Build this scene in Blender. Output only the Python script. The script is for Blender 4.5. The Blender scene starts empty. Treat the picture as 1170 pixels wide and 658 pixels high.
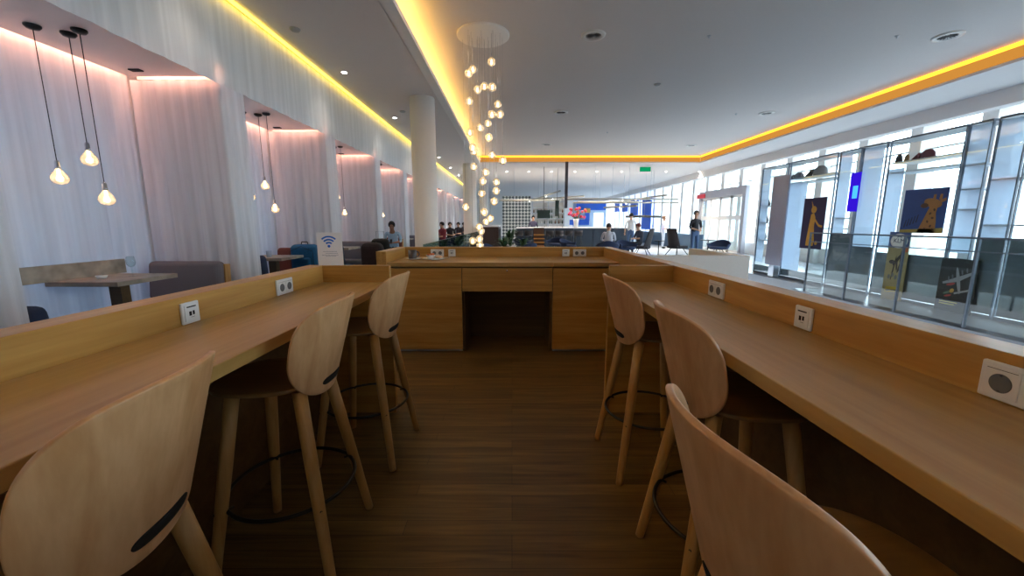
import bpy, bmesh, math, random
from mathutils import Vector, Matrix
random.seed(7)
C = bpy.data.collections.new('place'); bpy.context.scene.collection.children.link(C)
PI = math.pi
# ------------------------------------------------------------------ camera
F_PX = 450.0; PITCH = math.radians(9.34); EYE = 1.35
cp, sp = math.cos(PITCH), math.sin(PITCH)
def along(px, py, X):
    """where the sight line of a measured point meets the long wall plane at X: (Y, Z)"""
    d = X*F_PX/(px-585.0); v = d*(329.0-py)/F_PX
    return d*cp+v*sp, EYE-d*sp+v*cp
def across(px, py, Y):
    """same for a cross plane at Y: (X, Z)"""
    t = (329.0-py)/F_PX
    d = Y/(cp+t*sp)
    return (px-585.0)/F_PX*d, EYE+d*(t*cp-sp)
cam_d = bpy.data.cameras.new('camera'); cam = bpy.data.objects.new('camera', cam_d); C.objects.link(cam)
cam_d.sensor_width = 36; cam_d.lens = 36*F_PX/1170; cam_d.clip_start = .02; cam_d.clip_end = 300
cam.location = (0, 0, EYE); cam.rotation_euler = (PI/2-PITCH, 0, 0)
bpy.context.scene.camera = cam
# ------------------------------------------------------------------ materials
def srgb(r, g, b):
    f = lambda c: (c/255/12.92) if c/255 <= .04045 else ((c/255+.055)/1.055)**2.4
    return (f(r), f(g), f(b), 1)
def base(name):
    m = bpy.data.materials.new(name); m.use_nodes = True
    nt = m.node_tree; return m, nt, nt.nodes, nt.links, nt.nodes['Principled BSDF']
def plain(name, col, rough=.6, metal=0, spec=.5, noise=.04, scale=30, coat=0):
    m, nt, N, L, b = base(name)
    b.inputs['Roughness'].default_value = rough; b.inputs['Metallic'].default_value = metal
    b.inputs['Specular IOR Level'].default_value = spec; b.inputs['Coat Weight'].default_value = coat
    tc = N.new('ShaderNodeTexCoord'); n = N.new('ShaderNodeTexNoise'); n.inputs['Scale'].default_value = scale
    L.new(tc.outputs['Object'], n.inputs['Vector'])
    r = N.new('ShaderNodeValToRGB'); e = r.color_ramp.elements
    e[0].position = .3; e[1].position = .7
    e[0].color = tuple(c*(1-noise) for c in col[:3])+(1,); e[1].color = tuple(min(1, c*(1+noise)) for c in col[:3])+(1,)
    L.new(n.outputs['Fac'], r.inputs['Fac']); L.new(r.outputs['Color'], b.inputs['Base Color'])
    return m
def wood(name, c1, c2, axis='y', rough=.4, sc=1.0, spec=.5, board=0.0):
    m, nt, N, L, b = base(name)
    tc = N.new('ShaderNodeTexCoord'); mp = N.new('ShaderNodeMapping')
    s = {'x': (.8, 14, 14), 'y': (14, .8, 14), 'z': (14, 14, .8)}[axis]
    mp.inputs['Scale'].default_value = tuple(v*sc for v in s)
    L.new(tc.outputs['Object'], mp.inputs['Vector'])
    n = N.new('ShaderNodeTexNoise'); n.inputs['Scale'].default_value = 1.0; n.inputs['Detail'].default_value = 6; n.inputs['Distortion'].default_value = .7
    L.new(mp.outputs['Vector'], n.inputs['Vector'])
    n2 = N.new('ShaderNodeTexNoise'); n2.inputs['Scale'].default_value = 5.0; n2.inputs['Detail'].default_value = 3
    L.new(mp.outputs['Vector'], n2.inputs['Vector'])
    mx = N.new('ShaderNodeMath'); mx.operation = 'MULTIPLY_ADD'; mx.inputs[1].default_value = .35
    L.new(n2.outputs['Fac'], mx.inputs[0]); L.new(n.outputs['Fac'], mx.inputs[2])
    r = N.new('ShaderNodeValToRGB'); e = r.color_ramp.elements
    e[0].position = .45; e[1].position = .85; e[0].color = c1; e[1].color = c2
    L.new(mx.outputs[0], r.inputs['Fac']); L.new(r.outputs['Color'], b.inputs['Base Color'])
    bp = N.new('ShaderNodeBump'); bp.inputs['Strength'].default_value = .06; bp.inputs['Distance'].default_value = .002
    L.new(mx.outputs[0], bp.inputs['Height']); L.new(bp.outputs['Normal'], b.inputs['Normal'])
    b.inputs['Roughness'].default_value = rough; b.inputs['Specular IOR Level'].default_value = spec
    return m
def emit(name, col, s):
    m = bpy.data.materials.new(name); m.use_nodes = True; N = m.node_tree.nodes; L = m.node_tree.links
    N.remove(N['Principled BSDF']); e = N.new('ShaderNodeEmission'); e.inputs['Color'].default_value = tuple(col[:3])+(1,); e.inputs['Strength'].default_value = s
    L.new(e.outputs[0], N['Material Output'].inputs['Surface']); return m
def thin_glass(name, tint=(.93, .97, .97), refl=1.0, frost=0.0, fcol=(.8, .85, .9), rough=.02):
    m = bpy.data.materials.new(name); m.use_nodes = True; N = m.node_tree.nodes; L = m.node_tree.links
    N.remove(N['Principled BSDF'])
    t = N.new('ShaderNodeBsdfTransparent'); t.inputs['Color'].default_value = tuple(tint)+(1,)
    g = N.new('ShaderNodeBsdfGlossy'); g.inputs['Roughness'].default_value = rough
    fr = N.new('ShaderNodeFresnel'); ge = N.new('ShaderNodeNewGeometry'); io = N.new('ShaderNodeMapRange')
    io.inputs['To Min'].default_value = 1.5; io.inputs['To Max'].default_value = 1/1.5
    L.new(ge.outputs['Backfacing'], io.inputs['Value']); L.new(io.outputs[0], fr.inputs['IOR'])
    mu = N.new('ShaderNodeMath'); mu.operation = 'MULTIPLY'; mu.inputs[1].default_value = refl; mu.use_clamp = True
    L.new(fr.outputs[0], mu.inputs[0])
    a = t.outputs[0]
    if frost > 0:
        d = N.new('ShaderNodeBsdfDiffuse'); d.inputs['Color'].default_value = tuple(fcol)+(1,)
        tl = N.new('ShaderNodeBsdfTranslucent'); tl.inputs['Color'].default_value = tuple(fcol)+(1,)
        m1 = N.new('ShaderNodeMixShader'); m1.inputs[0].default_value = .6
        L.new(d.outputs[0], m1.inputs[1]); L.new(tl.outputs[0], m1.inputs[2])
        m2 = N.new('ShaderNodeMixShader'); m2.inputs[0].default_value = frost
        L.new(t.outputs[0], m2.inputs[1]); L.new(m1.outputs[0], m2.inputs[2]); a = m2.outputs[0]
    mix = N.new('ShaderNodeMixShader'); L.new(mu.outputs[0], mix.inputs[0]); L.new(a, mix.inputs[1]); L.new(g.outputs[0], mix.inputs[2])
    L.new(mix.outputs[0], N['Material Output'].inputs['Surface']); return m
def fabric_sheer(name, col, trans=.4):
    m = bpy.data.materials.new(name); m.use_nodes = True; N = m.node_tree.nodes; L = m.node_tree.links
    N.remove(N['Principled BSDF'])
    tc = N.new('ShaderNodeTexCoord'); mp = N.new('ShaderNodeMapping'); mp.inputs['Scale'].default_value = (9, 9, .25)
    n = N.new('ShaderNodeTexNoise'); n.inputs['Scale'].default_value = 1.5; n.inputs['Detail'].default_value = 4
    L.new(tc.outputs['Object'], mp.inputs[0]); L.new(mp.outputs[0], n.inputs['Vector'])
    r = N.new('ShaderNodeValToRGB'); e = r.color_ramp.elements; e[0].position = .35; e[1].position = .7
    e[0].color = tuple(c*.86 for c in col[:3])+(1,); e[1].color = tuple(col[:3])+(1,)
    L.new(n.outputs['Fac'], r.inputs['Fac'])
    d = N.new('ShaderNodeBsdfDiffuse'); t = N.new('ShaderNodeBsdfTranslucent')
    L.new(r.outputs[0], d.inputs[0]); L.new(r.outputs[0], t.inputs[0])
    mix = N.new('ShaderNodeMixShader'); mix.inputs[0].default_value = trans
    L.new(d.outputs[0], mix.inputs[1]); L.new(t.outputs[0], mix.inputs[2])
    L.new(mix.outputs[0], N['Material Output'].inputs['Surface']); return m
def parquet():
    m, nt, N, L, b = base('oak_parquet')
    tc = N.new('ShaderNodeTexCoord')
    br = N.new('ShaderNodeTexBrick'); br.offset = .37; br.offset_frequency = 3
    br.inputs['Scale'].default_value = 1; br.inputs['Brick Width'].default_value = 1.3; br.inputs['Row Height'].default_value = .085
    br.inputs['Mortar Size'].default_value = .0012; br.inputs['Mortar Smooth'].default_value = .3
    br.inputs['Color1'].default_value = srgb(112, 84, 44); br.inputs['Color2'].default_value = srgb(138, 108, 60); br.inputs['Mortar'].default_value = srgb(58, 40, 22)
    L.new(tc.outputs['Object'], br.inputs['Vector'])
    mp = N.new('ShaderNodeMapping'); mp.inputs['Scale'].default_value = (1.2, 22, 22); L.new(tc.outputs['Object'], mp.inputs[0])
    n = N.new('ShaderNodeTexNoise'); n.inputs['Scale'].default_value = 1.6; n.inputs['Detail'].default_value = 8; n.inputs['Distortion'].default_value = 1
    L.new(mp.outputs[0], n.inputs['Vector'])
    r = N.new('ShaderNodeValToRGB'); e = r.color_ramp.elements; e[0].position = .3; e[1].position = .75; e[0].color = (.5, .46, .42, 1); e[1].color = (1.1, 1.08, 1.0, 1)
    L.new(n.outputs['Fac'], r.inputs['Fac'])
    mx = N.new('ShaderNodeMix'); mx.data_type = 'RGBA'; mx.blend_type = 'MULTIPLY'; mx.inputs[0].default_value = 1
    L.new(br.outputs['Color'], mx.inputs[6]); L.new(r.outputs[0], mx.inputs[7]); L.new(mx.outputs[2], b.inputs['Base Color'])
    b.inputs['Roughness'].default_value = .42
    bp = N.new('ShaderNodeBump'); bp.inputs['Strength'].default_value = .15; bp.inputs['Distance'].default_value = .002
    L.new(n.outputs['Fac'], bp.inputs['Height']); L.new(bp.outputs['Normal'], b.inputs['Normal'])
    return m
def checker_wall():
    m, nt, N, L, b = base('patterned_panel')
    tc = N.new('ShaderNodeTexCoord'); mp = N.new('ShaderNodeMapping'); mp.inputs['Rotation'].default_value = (0, PI/4, 0)
    L.new(tc.outputs['Object'], mp.inputs[0])
    ch = N.new('ShaderNodeTexChecker'); ch.inputs['Scale'].default_value = 7
    ch.inputs['Color1'].default_value = srgb(60, 72, 78); ch.inputs['Color2'].default_value = srgb(190, 196, 196)
    L.new(mp.outputs[0], ch.inputs['Vector']); L.new(ch.outputs[0], b.inputs['Base Color']); b.inputs['Roughness'].default_value = .5
    return m
M = {}
OAK1, OAK2 = srgb(168, 117, 48), srgb(200, 153, 80)
for ax in 'xyz':
    M['oak_'+ax] = wood('oak_veneer_'+ax, OAK1, OAK2, ax, .36)
M['oak_top'] = wood('oak_worktop', srgb(166, 127, 66), srgb(194, 156, 94), 'y', .34, .7)
M['oak_top_x'] = wood('oak_worktop_cross', srgb(164, 122, 60), srgb(190, 150, 86), 'x', .34, .7)
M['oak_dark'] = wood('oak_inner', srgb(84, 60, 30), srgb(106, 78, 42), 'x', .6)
M['seat_shaded'] = wood('oak_seat', srgb(104, 76, 40), srgb(130, 98, 56), 'x', .45)  # same wood as the stool, darkened for the shade under the counter
M['shell'] = wood('birch_ply', srgb(190, 140, 90), srgb(214, 169, 122), 'z', .38, 1.1)
M['shell_edge'] = wood('ply_edge', srgb(210, 165, 110), srgb(235, 195, 145), 'y', .5)
M['leg'] = wood('oak_leg', srgb(174, 126, 66), srgb(200, 156, 94), 'z', .4, 1.5)
M['black'] = plain('black_steel', srgb(20, 20, 22), .4)
M['blackmat'] = plain('black_matt', srgb(14, 14, 15), .8)
M['parquet'] = parquet()
M['white'] = plain('white_paint', srgb(240, 238, 236), .75, noise=.01)
M['ceiling'] = plain('ceiling_paint', srgb(226, 221, 219), .8, noise=.01)
M['gloss_white'] = plain('stretch_ceiling', srgb(240, 230, 226), .12, spec=.6, noise=.01)
M['sheer'] = fabric_sheer('sheer_voile', (.93, .94, .98), .32)
M['valance'] = fabric_sheer('valance_voile', (.93, .94, .96), .2)
M['plastic'] = plain('white_plastic', srgb(228, 228, 226), .3, noise=.01)
M['chrome'] = plain('chrome', (.75, .75, .78, 1), .12, 1, noise=.02)
M['steel'] = plain('brushed_steel', (.55, .58, .62, 1), .35, 1, noise=.08, scale=5)
M['tile_grey'] = plain('grey_tile', srgb(132, 138, 146), .25, noise=.04, scale=2)
M['tile'] = plain('pale_tile', srgb(214, 220, 228), .18, noise=.04, scale=2)
M['sofa'] = plain('taupe_wool', srgb(118, 114, 120), .95, noise=.1, scale=220)
M['sofa_rust'] = plain('rust_wool', srgb(130, 74, 62), .95, noise=.1, scale=220)
M['navy'] = plain('navy_wool', srgb(44, 56, 84), .95, noise=.1, scale=200)
M['charcoal'] = plain('charcoal_wool', srgb(62, 58, 60), .95, noise=.1, scale=200)
M['blue'] = plain('bright_blue_paint', srgb(30, 96, 214), .5, noise=.03)
M['teal'] = plain('teal_cloth', srgb(12, 92, 140), .8, noise=.12)
M['stone'] = plain('grey_veined_slab', srgb(158, 144, 128), .45, noise=.35, scale=7)
M['glass'] = thin_glass('clear_glass')
M['green_glass'] = thin_glass('green_edge_glass', (.55, .74, .72), 1.0)
M['frost'] = thin_glass('frosted_glass', (.8, .86, .92), .7, .82, (.74, .80, .9))
M['tinted'] = thin_glass('backlight_pane_glass', (.22, .25, .30))
M['bulb'] = thin_glass('bulb_glass', (.96, .93, .9), 2.6, .38, (1, .9, .75))
M['glow'] = emit('warm_filament', (1, .74, .42), 11)
M['led'] = emit('amber_led_tape', (1, .36, .02), 3.2)
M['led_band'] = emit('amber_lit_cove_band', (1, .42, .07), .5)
M['led_hid'] = emit('amber_led_tape_trough', (1, .54, .10), 20)
M['led_yellow'] = emit('yellow_led_tape', (1, .66, .06), 4)
M['led_peach'] = emit('peach_led_tape', (1, .46, .32), 42)
M['spot'] = emit('downlight_lens', (1, .95, .85), 20)
# ------------------------------------------------------------------ mesh helper
class MB:
    def __init__(s): s.bm = bmesh.new()
    def box(s, x0, x1, y0, y1, z0, z1, rot=None, piv=None):
        r = bmesh.ops.create_cube(s.bm, size=1)['verts']
        bmesh.ops.scale(s.bm, vec=(abs(x1-x0), abs(y1-y0), abs(z1-z0)), verts=r)
        bmesh.ops.translate(s.bm, vec=((x0+x1)/2, (y0+y1)/2, (z0+z1)/2), verts=r)
        if rot is not None: bmesh.ops.rotate(s.bm, cent=piv or ((x0+x1)/2, (y0+y1)/2, (z0+z1)/2), matrix=rot, verts=r)
        return s
    def tube(s, pts, rad, seg=12, cap=True, closed=False):
        pts = [Vector(p) for p in pts]; n = len(pts)
        if not hasattr(rad, '__len__'): rad = [rad]*n
        rings = []; prev = None
        for i, p in enumerate(pts):
            if closed: t = pts[(i+1) % n]-pts[i-1]
            else: t = (pts[min(i+1, n-1)]-pts[max(i-1, 0)])
            t.normalize()
            u = prev if prev is not None else (Vector((0, 0, 1)) if abs(t.z) < .9 else Vector((1, 0, 0)))
            u = (u-t*u.dot(t)).normalized(); prev = u; w = t.cross(u)
            rings.append([s.bm.verts.new(p+(u*math.cos(a)+w*math.sin(a))*rad[i]) for a in [2*PI*k/seg for k in range(seg)]])
        m = n if closed else n-1
        for i in range(m):
            A, B = rings[i], rings[(i+1) % n]
            for k in range(seg):
                f = s.bm.faces.new((A[k], A[(k+1) % seg], B[(k+1) % seg], B[k])); f.smooth = True
        if cap and not closed: s.bm.faces.new(rings[0][::-1]); s.bm.faces.new(rings[-1])
        return s
    def lathe(s, prof, c=(0, 0, 0), seg=24, sx=1, sy=1):
        rings = []
        for r, z in prof:
            if r <= 1e-6: rings.append([s.bm.verts.new((c[0], c[1], c[2]+z))])
            else: rings.append([s.bm.verts.new((c[0]+r*sx*math.cos(2*PI*k/seg), c[1]+r*sy*math.sin(2*PI*k/seg), c[2]+z)) for k in range(seg)])
        for A, B in zip(rings[:-1], rings[1:]):
            for k in range(seg):
                k2 = (k+1) % seg
                if len(A) == 1 and len(B) == 1: continue
                if len(A) == 1: f = s.bm.faces.new((A[0], B[k2], B[k]))
                elif len(B) == 1: f = s.bm.faces.new((A[k], A[k2], B[0]))
                else: f = s.bm.faces.new((A[k], A[k2], B[k2], B[k]))
                f.smooth = True
        for R in (rings[0], rings[-1]):
            if len(R) > 1: s.bm.faces.new(R)
        return s
    def ball(s, c, r, sx=1, sy=1, sz=1, seg=16, rings=10, mat=None):
        v = bmesh.ops.create_uvsphere(s.bm, u_segments=seg, v_segments=rings, radius=r)['verts']
        bmesh.ops.scale(s.bm, vec=(sx, sy, sz), verts=v)
        if mat is not None: bmesh.ops.rotate(s.bm, cent=(0, 0, 0), matrix=mat, verts=v)
        bmesh.ops.translate(s.bm, vec=c, verts=v)
        for x in v:
            for f in x.link_faces: f.smooth = True
        return s
    def prism(s, poly, axis, a0, a1):
        """poly of 2-D points extruded along axis 'x' (poly=(y,z)), 'y' (poly=(x,z)) or 'z' (poly=(x,y))"""
        mk = {'x': lambda p, a: (a, p[0], p[1]), 'y': lambda p, a: (p[0], a, p[1]), 'z': lambda p, a: (p[0], p[1], a)}[axis]
        A = [s.bm.verts.new(mk(p, a0)) for p in poly]; B = [s.bm.verts.new(mk(p, a1)) for p in poly]
        s.bm.faces.new(A[::-1]); s.bm.faces.new(B); n = len(poly)
        for k in range(n): s.bm.faces.new((A[k], A[(k+1) % n], B[(k+1) % n], B[k]))
        return s
    def grid(s, fn, nu, nv, smooth=True):
        g = [[s.bm.verts.new(fn(u/nu, v/nv)) for v in range(nv+1)] for u in range(nu+1)]
        for u in range(nu):
            for v in range(nv):
                f = s.bm.faces.new((g[u][v], g[u+1][v], g[u+1][v+1], g[u][v+1])); f.smooth = smooth
        return s
    def build(s, name, mat, parent=None, bevel=0, solid=0, sub=0, seg=2, offset=0):
        bmesh.ops.recalc_face_normals(s.bm, faces=s.bm.faces)
        me = bpy.data.meshes.new(name); s.bm.to_mesh(me); s.bm.free()
        me.materials.append(mat)
        o = bpy.data.objects.new(name, me); C.objects.link(o)
        if parent is not None: o.parent = parent
        if solid: m = o.modifiers.new('solid', 'SOLIDIFY'); m.thickness = solid; m.offset = offset
        if bevel: m = o.modifiers.new('bevel', 'BEVEL'); m.width = bevel; m.segments = seg; m.limit_method = 'ANGLE'; m.angle_limit = .7
        if sub: m = o.modifiers.new('sub', 'SUBSURF'); m.levels = sub; m.render_levels = sub
        return o
def tag(o, label, cat, group=None):
    o['label'] = label; o['category'] = cat
    if group: o['group'] = group
    return o
def struct(o): o['kind'] = 'structure'; return o
def thing(name, label, cat, loc=(0, 0, 0), rz=0, group=None):
    o = bpy.data.objects.new(name, None); o.empty_display_size = .1; C.objects.link(o)
    o.location = loc; o.rotation_euler = (0, 0, rz); return tag(o, label, cat, group)
def dup(root, loc, rz=None, label=None, group=None):
    r = root.copy(); C.objects.link(r); r.location = loc
    if rz is not None: r.rotation_euler = (0, 0, rz)
    if label: r['label'] = label
    if group: r['group'] = group
    for ch in list(root.children):
        c = ch.copy(); C.objects.link(c); c.parent = r
        for g in list(ch.children):
            d = g.copy(); C.objects.link(d); d.parent = c
    return r
ORD = ['nearest', 'second', 'third', 'fourth', 'fifth', 'sixth', 'seventh', 'eighth', 'ninth', 'tenth', 'eleventh', 'twelfth', 'thirteenth', 'fourteenth', 'fifteenth', 'sixteenth', 'seventeenth', 'eighteenth', 'nineteenth', 'twentieth']
def to_mesh_object(o, name, mat, parent=None):
    """replace a text/skin object by a plain mesh object"""
    dg = bpy.context.evaluated_depsgraph_get()
    me = bpy.data.meshes.new_from_object(o.evaluated_get(dg))
    n = bpy.data.objects.new(name, me); C.objects.link(n)
    n.matrix_world = o.matrix_world.copy()
    me.materials.clear(); me.materials.append(mat)
    bpy.data.objects.remove(o)
    return n
def text(s, size, mat, parent, loc, rot, name='lettering', ext=.001):
    cu = bpy.data.curves.new('t', 'FONT'); cu.body = s; cu.size = size; cu.extrude = ext; cu.align_x = 'CENTER'; cu.align_y = 'CENTER'
    o = bpy.data.objects.new('t', cu); C.objects.link(o)
    bpy.context.view_layer.update()
    n = to_mesh_object(o, name, mat); n.parent = parent
    n.location = loc; n.rotation_euler = rot
    return n
# ================================================================== room shell
Y0, Y1 = -3.6, 42.0
ZT, ZS, ZA = 4.25, 3.95, 3.0          # tray ceiling, lower ceiling, booth ceiling
XV, XB = -3.38, -4.46                  # curtain valance, booth back
fl = MB().box(-4.9, 2.9, Y0, 13.0, -.2, 0).build('floor', M['parquet']); struct(fl)
f2 = MB().box(-4.9, 11.0, 13.0, Y1, -.2, 0).build('floor_lounge', M['tile']); struct(f2)
f3 = MB().box(5.85, 11.0, Y0, 8.2, -.25, 0).box(6.5, 11.0, 8.2, 13.0, -.25, 0).build('floor_gallery', M['tile_grey']); struct(f3)
f4 = MB().box(-4.9, 11.0, Y0, Y1, -3.9, -3.7).build('floor_lower', M['tile_grey']); struct(f4)
# ceiling: lower ring round a raised tray
TX0, TX1, TY1 = -1.413, 8.24, 17.9
c = MB()
c.box(-4.9, TX0-.16, Y0, Y1, ZS, ZT+.1)                    # left strip
c.box(TX1, 11.0, Y0, Y1, ZS, ZT+.1)                         # right strip
c.box(TX0-.16, TX1, TY1, Y1, ZS, ZT+.1)                     # far field
struct(c.build('ceiling_lower_ring', M['ceiling']))
struct(MB().box(TX0-.2, TX1+.1, Y0, TY1+.1, ZT, ZT+.1).build('ceiling', M['ceiling']))
struct(MB().box(TX0-.17, TX0, Y0, TY1, ZS, ZS+.035).box(TX0-.03, TX0, Y0, TY1, ZS+.035, ZS+.075).build('trim_1', M['white']))
# LED tapes in the coves
def led(name, x0, x1, y0, y1, z0, z1, mat, label, grp=None):
    return tag(MB().box(x0, x1, y0, y1, z0, z1).build(name, mat), label, 'led strip', grp)
led('led_strip', TX0-.13, TX0-.10, Y0+.1, TY1-.02, ZS+.035, ZS+.055, M['led_hid'], 'amber light strip along the left edge of the raised ceiling above the chandelier')
led('led_strip', TX1-.03, TX1, Y0+.1, TY1-.06, ZT-.06, ZT, M['led'], 'amber light strip along the right edge of the raised ceiling')
led('led_strip', TX0, TX1-.05, TY1-.03, TY1, ZT-.06, ZT, M['led'], 'amber light strip along the far edge of the raised ceiling')
led('led_strip', XV+.05, XV+.085, Y0+.1, 30.5, ZS-.03, ZS-.002, M['led_yellow'], 'yellow light strip along the top of the sheer curtain valance')
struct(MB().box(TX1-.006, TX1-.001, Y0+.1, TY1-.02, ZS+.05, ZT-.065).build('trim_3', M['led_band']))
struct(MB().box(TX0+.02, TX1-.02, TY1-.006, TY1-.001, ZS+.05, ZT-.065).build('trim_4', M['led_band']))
# walls
wl = MB().box(-4.9, -4.62, Y0, Y1, -.2, .25).box(-4.9, -4.62, Y0, Y1, 2.9, ZS)  # unseen behind the voile; window openings added to backlight it
yy = -.32-2*2.62
while yy < Y1:
    wl.box(-4.9, -4.62, max(Y0, yy-.1), min(Y1, yy+.52), .25, 2.9); yy += 2.62
wl.box(-4.9, -4.62, 31.5, Y1, .25, 2.9)
wlo = struct(wl.build('wall_left', M['white']))
MB().box(-4.78, -4.77, Y0, 31.5, .25, 2.9).build('backlight_pane', M['tinted'], wlo)  # unseen pane added with the openings, tint limits the backlight
struct(MB().box(-4.9, 11.2, Y1, Y1+.2, -3.9, ZT+.1).build('wall_far', M['white']))
w = MB().box(-4.9, 11.2, Y0-.2, Y0, -3.9, ZT+.1)
struct(w.build('wall_near', M['white']))
m = MB(); yy = -.32-2.62
while yy < 30.8:
    m.box(XB+.09, XV-.03, max(Y0, yy+.005), min(30.9, yy+2.62-.10), ZA, ZA+.14); yy += 2.62
struct(m.build('ceiling_booths', M['gloss_white']))
struct(MB().box(-4.62, XV-.03, Y0, 30.9, ZA+.14, ZS).build('ceiling_booths_bulkhead', M['white']))
# right facade: white fins, transoms and bulkhead with the bright sky beyond
XF = 10.5
struct(MB().box(9.65, 9.9, Y0, Y1, 3.64, ZS).box(XF-.35, XF+.3, Y0, Y1, 3.84, ZS).build('trim_2', M['ceiling']))
struct(MB().box(XF-.05, XF+.25, Y0, Y1, -3.9, 0).build('wall_right', M['white']))
wn = 0; y = Y0+.15
fins = []
while y < Y1-.6:
    wn += 1; w_ = 1.55
    fr = MB().box(XF-.22, XF+.22, y-.15, y+.15, 0, 3.84).box(XF, XF+.06, y+.15, y+w_-.15, 3.18, 3.22)
    if y > 12: fr.box(XF, XF+.06, y+.15, y+w_-.15, 1.15, 1.2).box(XF-.02, XF+.1, y+.15, y+w_-.15, 0, .5)
    fo = struct(fr.build('window_%d' % wn, M['white']))
    MB().box(XF+.1, XF+.115, y+.15, y+w_-.15, 0, 3.84).build('pane', M['glass'], fo)
    fins.append(y); y += w_
# portal of the sliding door in the far facade
yd0, yd1 = along(853, 240, XF-.3)[0], along(800, 240, XF-.3)[0]
dm = plain('door_portal_grey', srgb(176, 176, 184), .4)
d = struct(MB().box(XF-.4, XF-.23, yd0, yd1, 2.62, 2.98).box(XF-.4, XF-.23, yd0, yd0+.25, 0, 2.62).box(XF-.4, XF-.23, yd1-.25, yd1, 0, 2.62).build('door_1', dm))
for k in range(4):
    a = yd0+.25+(yd1-yd0-.5)*k/4; b_ = yd0+.25+(yd1-yd0-.5)*(k+1)/4
    MB().box(XF-.34, XF-.29, a, a+.09, 0, 2.62).box(XF-.34, XF-.29, b_-.09, b_, 0, 2.62).box(XF-.34, XF-.29, a, b_, 0, .12).box(XF-.34, XF-.29, a, b_, 2.5, 2.62).box(XF-.34, XF-.29, a+.09, b_-.09, 1.5, 1.7).build('door_leaf', M['white'], d)
    MB().box(XF-.325, XF-.31, a+.09, b_-.09, .12, 2.5).build('door_pane', M['glass'], d)
rs = MB().box(-.02, .02, -.42, .42, -.1, .1).build('sign', plain('red_sign', srgb(214, 52, 66), .5)); rs.location = (XF-.45, yd1-.3, 2.75)
tag(rs, 'small red sign on the grey portal of the far door', 'sign')
tag(MB().box(-.25, .25, -.02, .02, -.1, .1).build('exit_sign', emit('exit_green', srgb(10, 150, 92), .8)), 'green emergency exit sign hanging from the far ceiling', 'sign').location = (*across(737, 199, 19.0)[:1], 19.0, 3.83)
# white parapet at the stair opening and gallery edge
xp = across(858, 300, 4.8)[0]
struct(MB().box(1.22, xp, 4.83, 4.95, -.3, .955).box(xp-.1, xp, 4.95, 6.3, -.3, .955).build('wall_parapet', M['white']))
# ================================================================== work counters
def counter_left():
    t = thing('work_counter', 'long oak work counter with raised back ledge on the left of the aisle', 'counter', (-1.06, .75, 0))
    f = lambda x0, x1, y0, y1, z0, z1: MB().box(x0+1.06, x1+1.06, y0-.75, y1-.75, z0, z1)
    f(-1.287, -.837, -1.2, 2.66, .911, .954).build('worktop', M['oak_top'], t, bevel=.003)
    f(-1.395, -1.287, -1.2, 2.66, .80, 1.0665).build('back_ledge', M['oak_y'], t, bevel=.002)
    f(-1.39, -1.29, -1.2, 2.66, 0, .80).build('modesty_panel', M['oak_dark'], t)  # same oak split off darker, under-counter shade put into the colour
    f(-1.395, -.835, 2.66, 2.70, 0, 1.0665).build('end_panel', M['oak_x'], t, bevel=.002)
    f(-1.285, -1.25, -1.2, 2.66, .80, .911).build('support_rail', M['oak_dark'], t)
counter_left()
def counter_right():
    t = thing('work_counter', 'long oak work counter on the right of the aisle, beside the window void', 'counter', (.88, .75, 0))
    f = lambda x0, x1, y0, y1, z0, z1: MB().box(x0-.88, x1-.88, y0-.75, y1-.75, z0, z1)
    f(.668, 1.0985, -1.2, 2.66, .911, .954).build('worktop', M['oak_top'], t, bevel=.003)
    f(.666, 1.0985, 2.66, 2.70, 0, 1.0665).build('end_panel', M['oak_x'], t, bevel=.002)
    f(1.08, 1.0985, -1.2, 2.66, 0, .911).build('modesty_panel', M['oak_dark'], t)  # dark lining carries the shade below the worktop in its colour
counter_right()
t = thing('partition_panel', 'low oak partition along the right counter and behind the cabinets', 'partition', (1.15, 1.8, 0))
MB().box(-.05, .05, -3.0, 3.03, 0, 1.0665).build('long_panel', M['oak_y'], t, bevel=.002)
MB().box(-2.53, -.05, 2.93, 3.03, 0, 1.0665).build('cross_panel', M['oak_x'], t, bevel=.002)
MB().box(-2.53, -2.43, 2.2, 2.93, 0, 1.0665).build('return_panel', M['oak_y'], t, bevel=.002)
# cabinets at the head of the aisle
def cabinet(name, x0, x1, label, hinge):
    t = thing(name, label, 'cabinet', ((x0+x1)/2, 4.36, 0)); h = (x1-x0)/2
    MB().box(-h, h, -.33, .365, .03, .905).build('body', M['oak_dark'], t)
    MB().box(-h+.002, h-.002, -.355, -.332, .035, .895).build('door', M['oak_x'], t, bevel=.002)
    MB().box(-h+.01, h-.01, -.31, -.295, 0, .03).build('plinth', M['steel'], t)
cabinet('base_cabinet', -1.275, -.517, 'oak base cabinet with flush door, left of the knee hole', 1)
cabinet('base_cabinet', .42, 1.095, 'oak base cabinet with flush door, right of the knee hole', -1)
t = thing('drawer_unit', 'wide oak drawer front above the dark knee hole', 'drawer', (-.05, 4.36, 0))
MB().box(-.465, .468, -.33, .365, .66, .905).build('body', M['oak_dark'], t)
MB().box(-.463, .466, -.355, -.332, .655, .895).build('drawer_front', M['oak_x'], t, bevel=.002)
MB().lathe([(0, 0), (.008, 0), (.008, .004), (0, .004)], seg=12).build('lock', M['chrome'], t).matrix_local = Matrix.Translation((0, -.356, .868)) @ Matrix.Rotation(PI/2, 4, 'X')
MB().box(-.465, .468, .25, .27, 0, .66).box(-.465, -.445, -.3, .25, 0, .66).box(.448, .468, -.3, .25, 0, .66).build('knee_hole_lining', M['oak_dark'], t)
t = thing('cabinet_worktop', 'oak worktop spanning the two base cabinets at the end of the aisle', 'worktop', (-.06, 4.36, .912))
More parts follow.
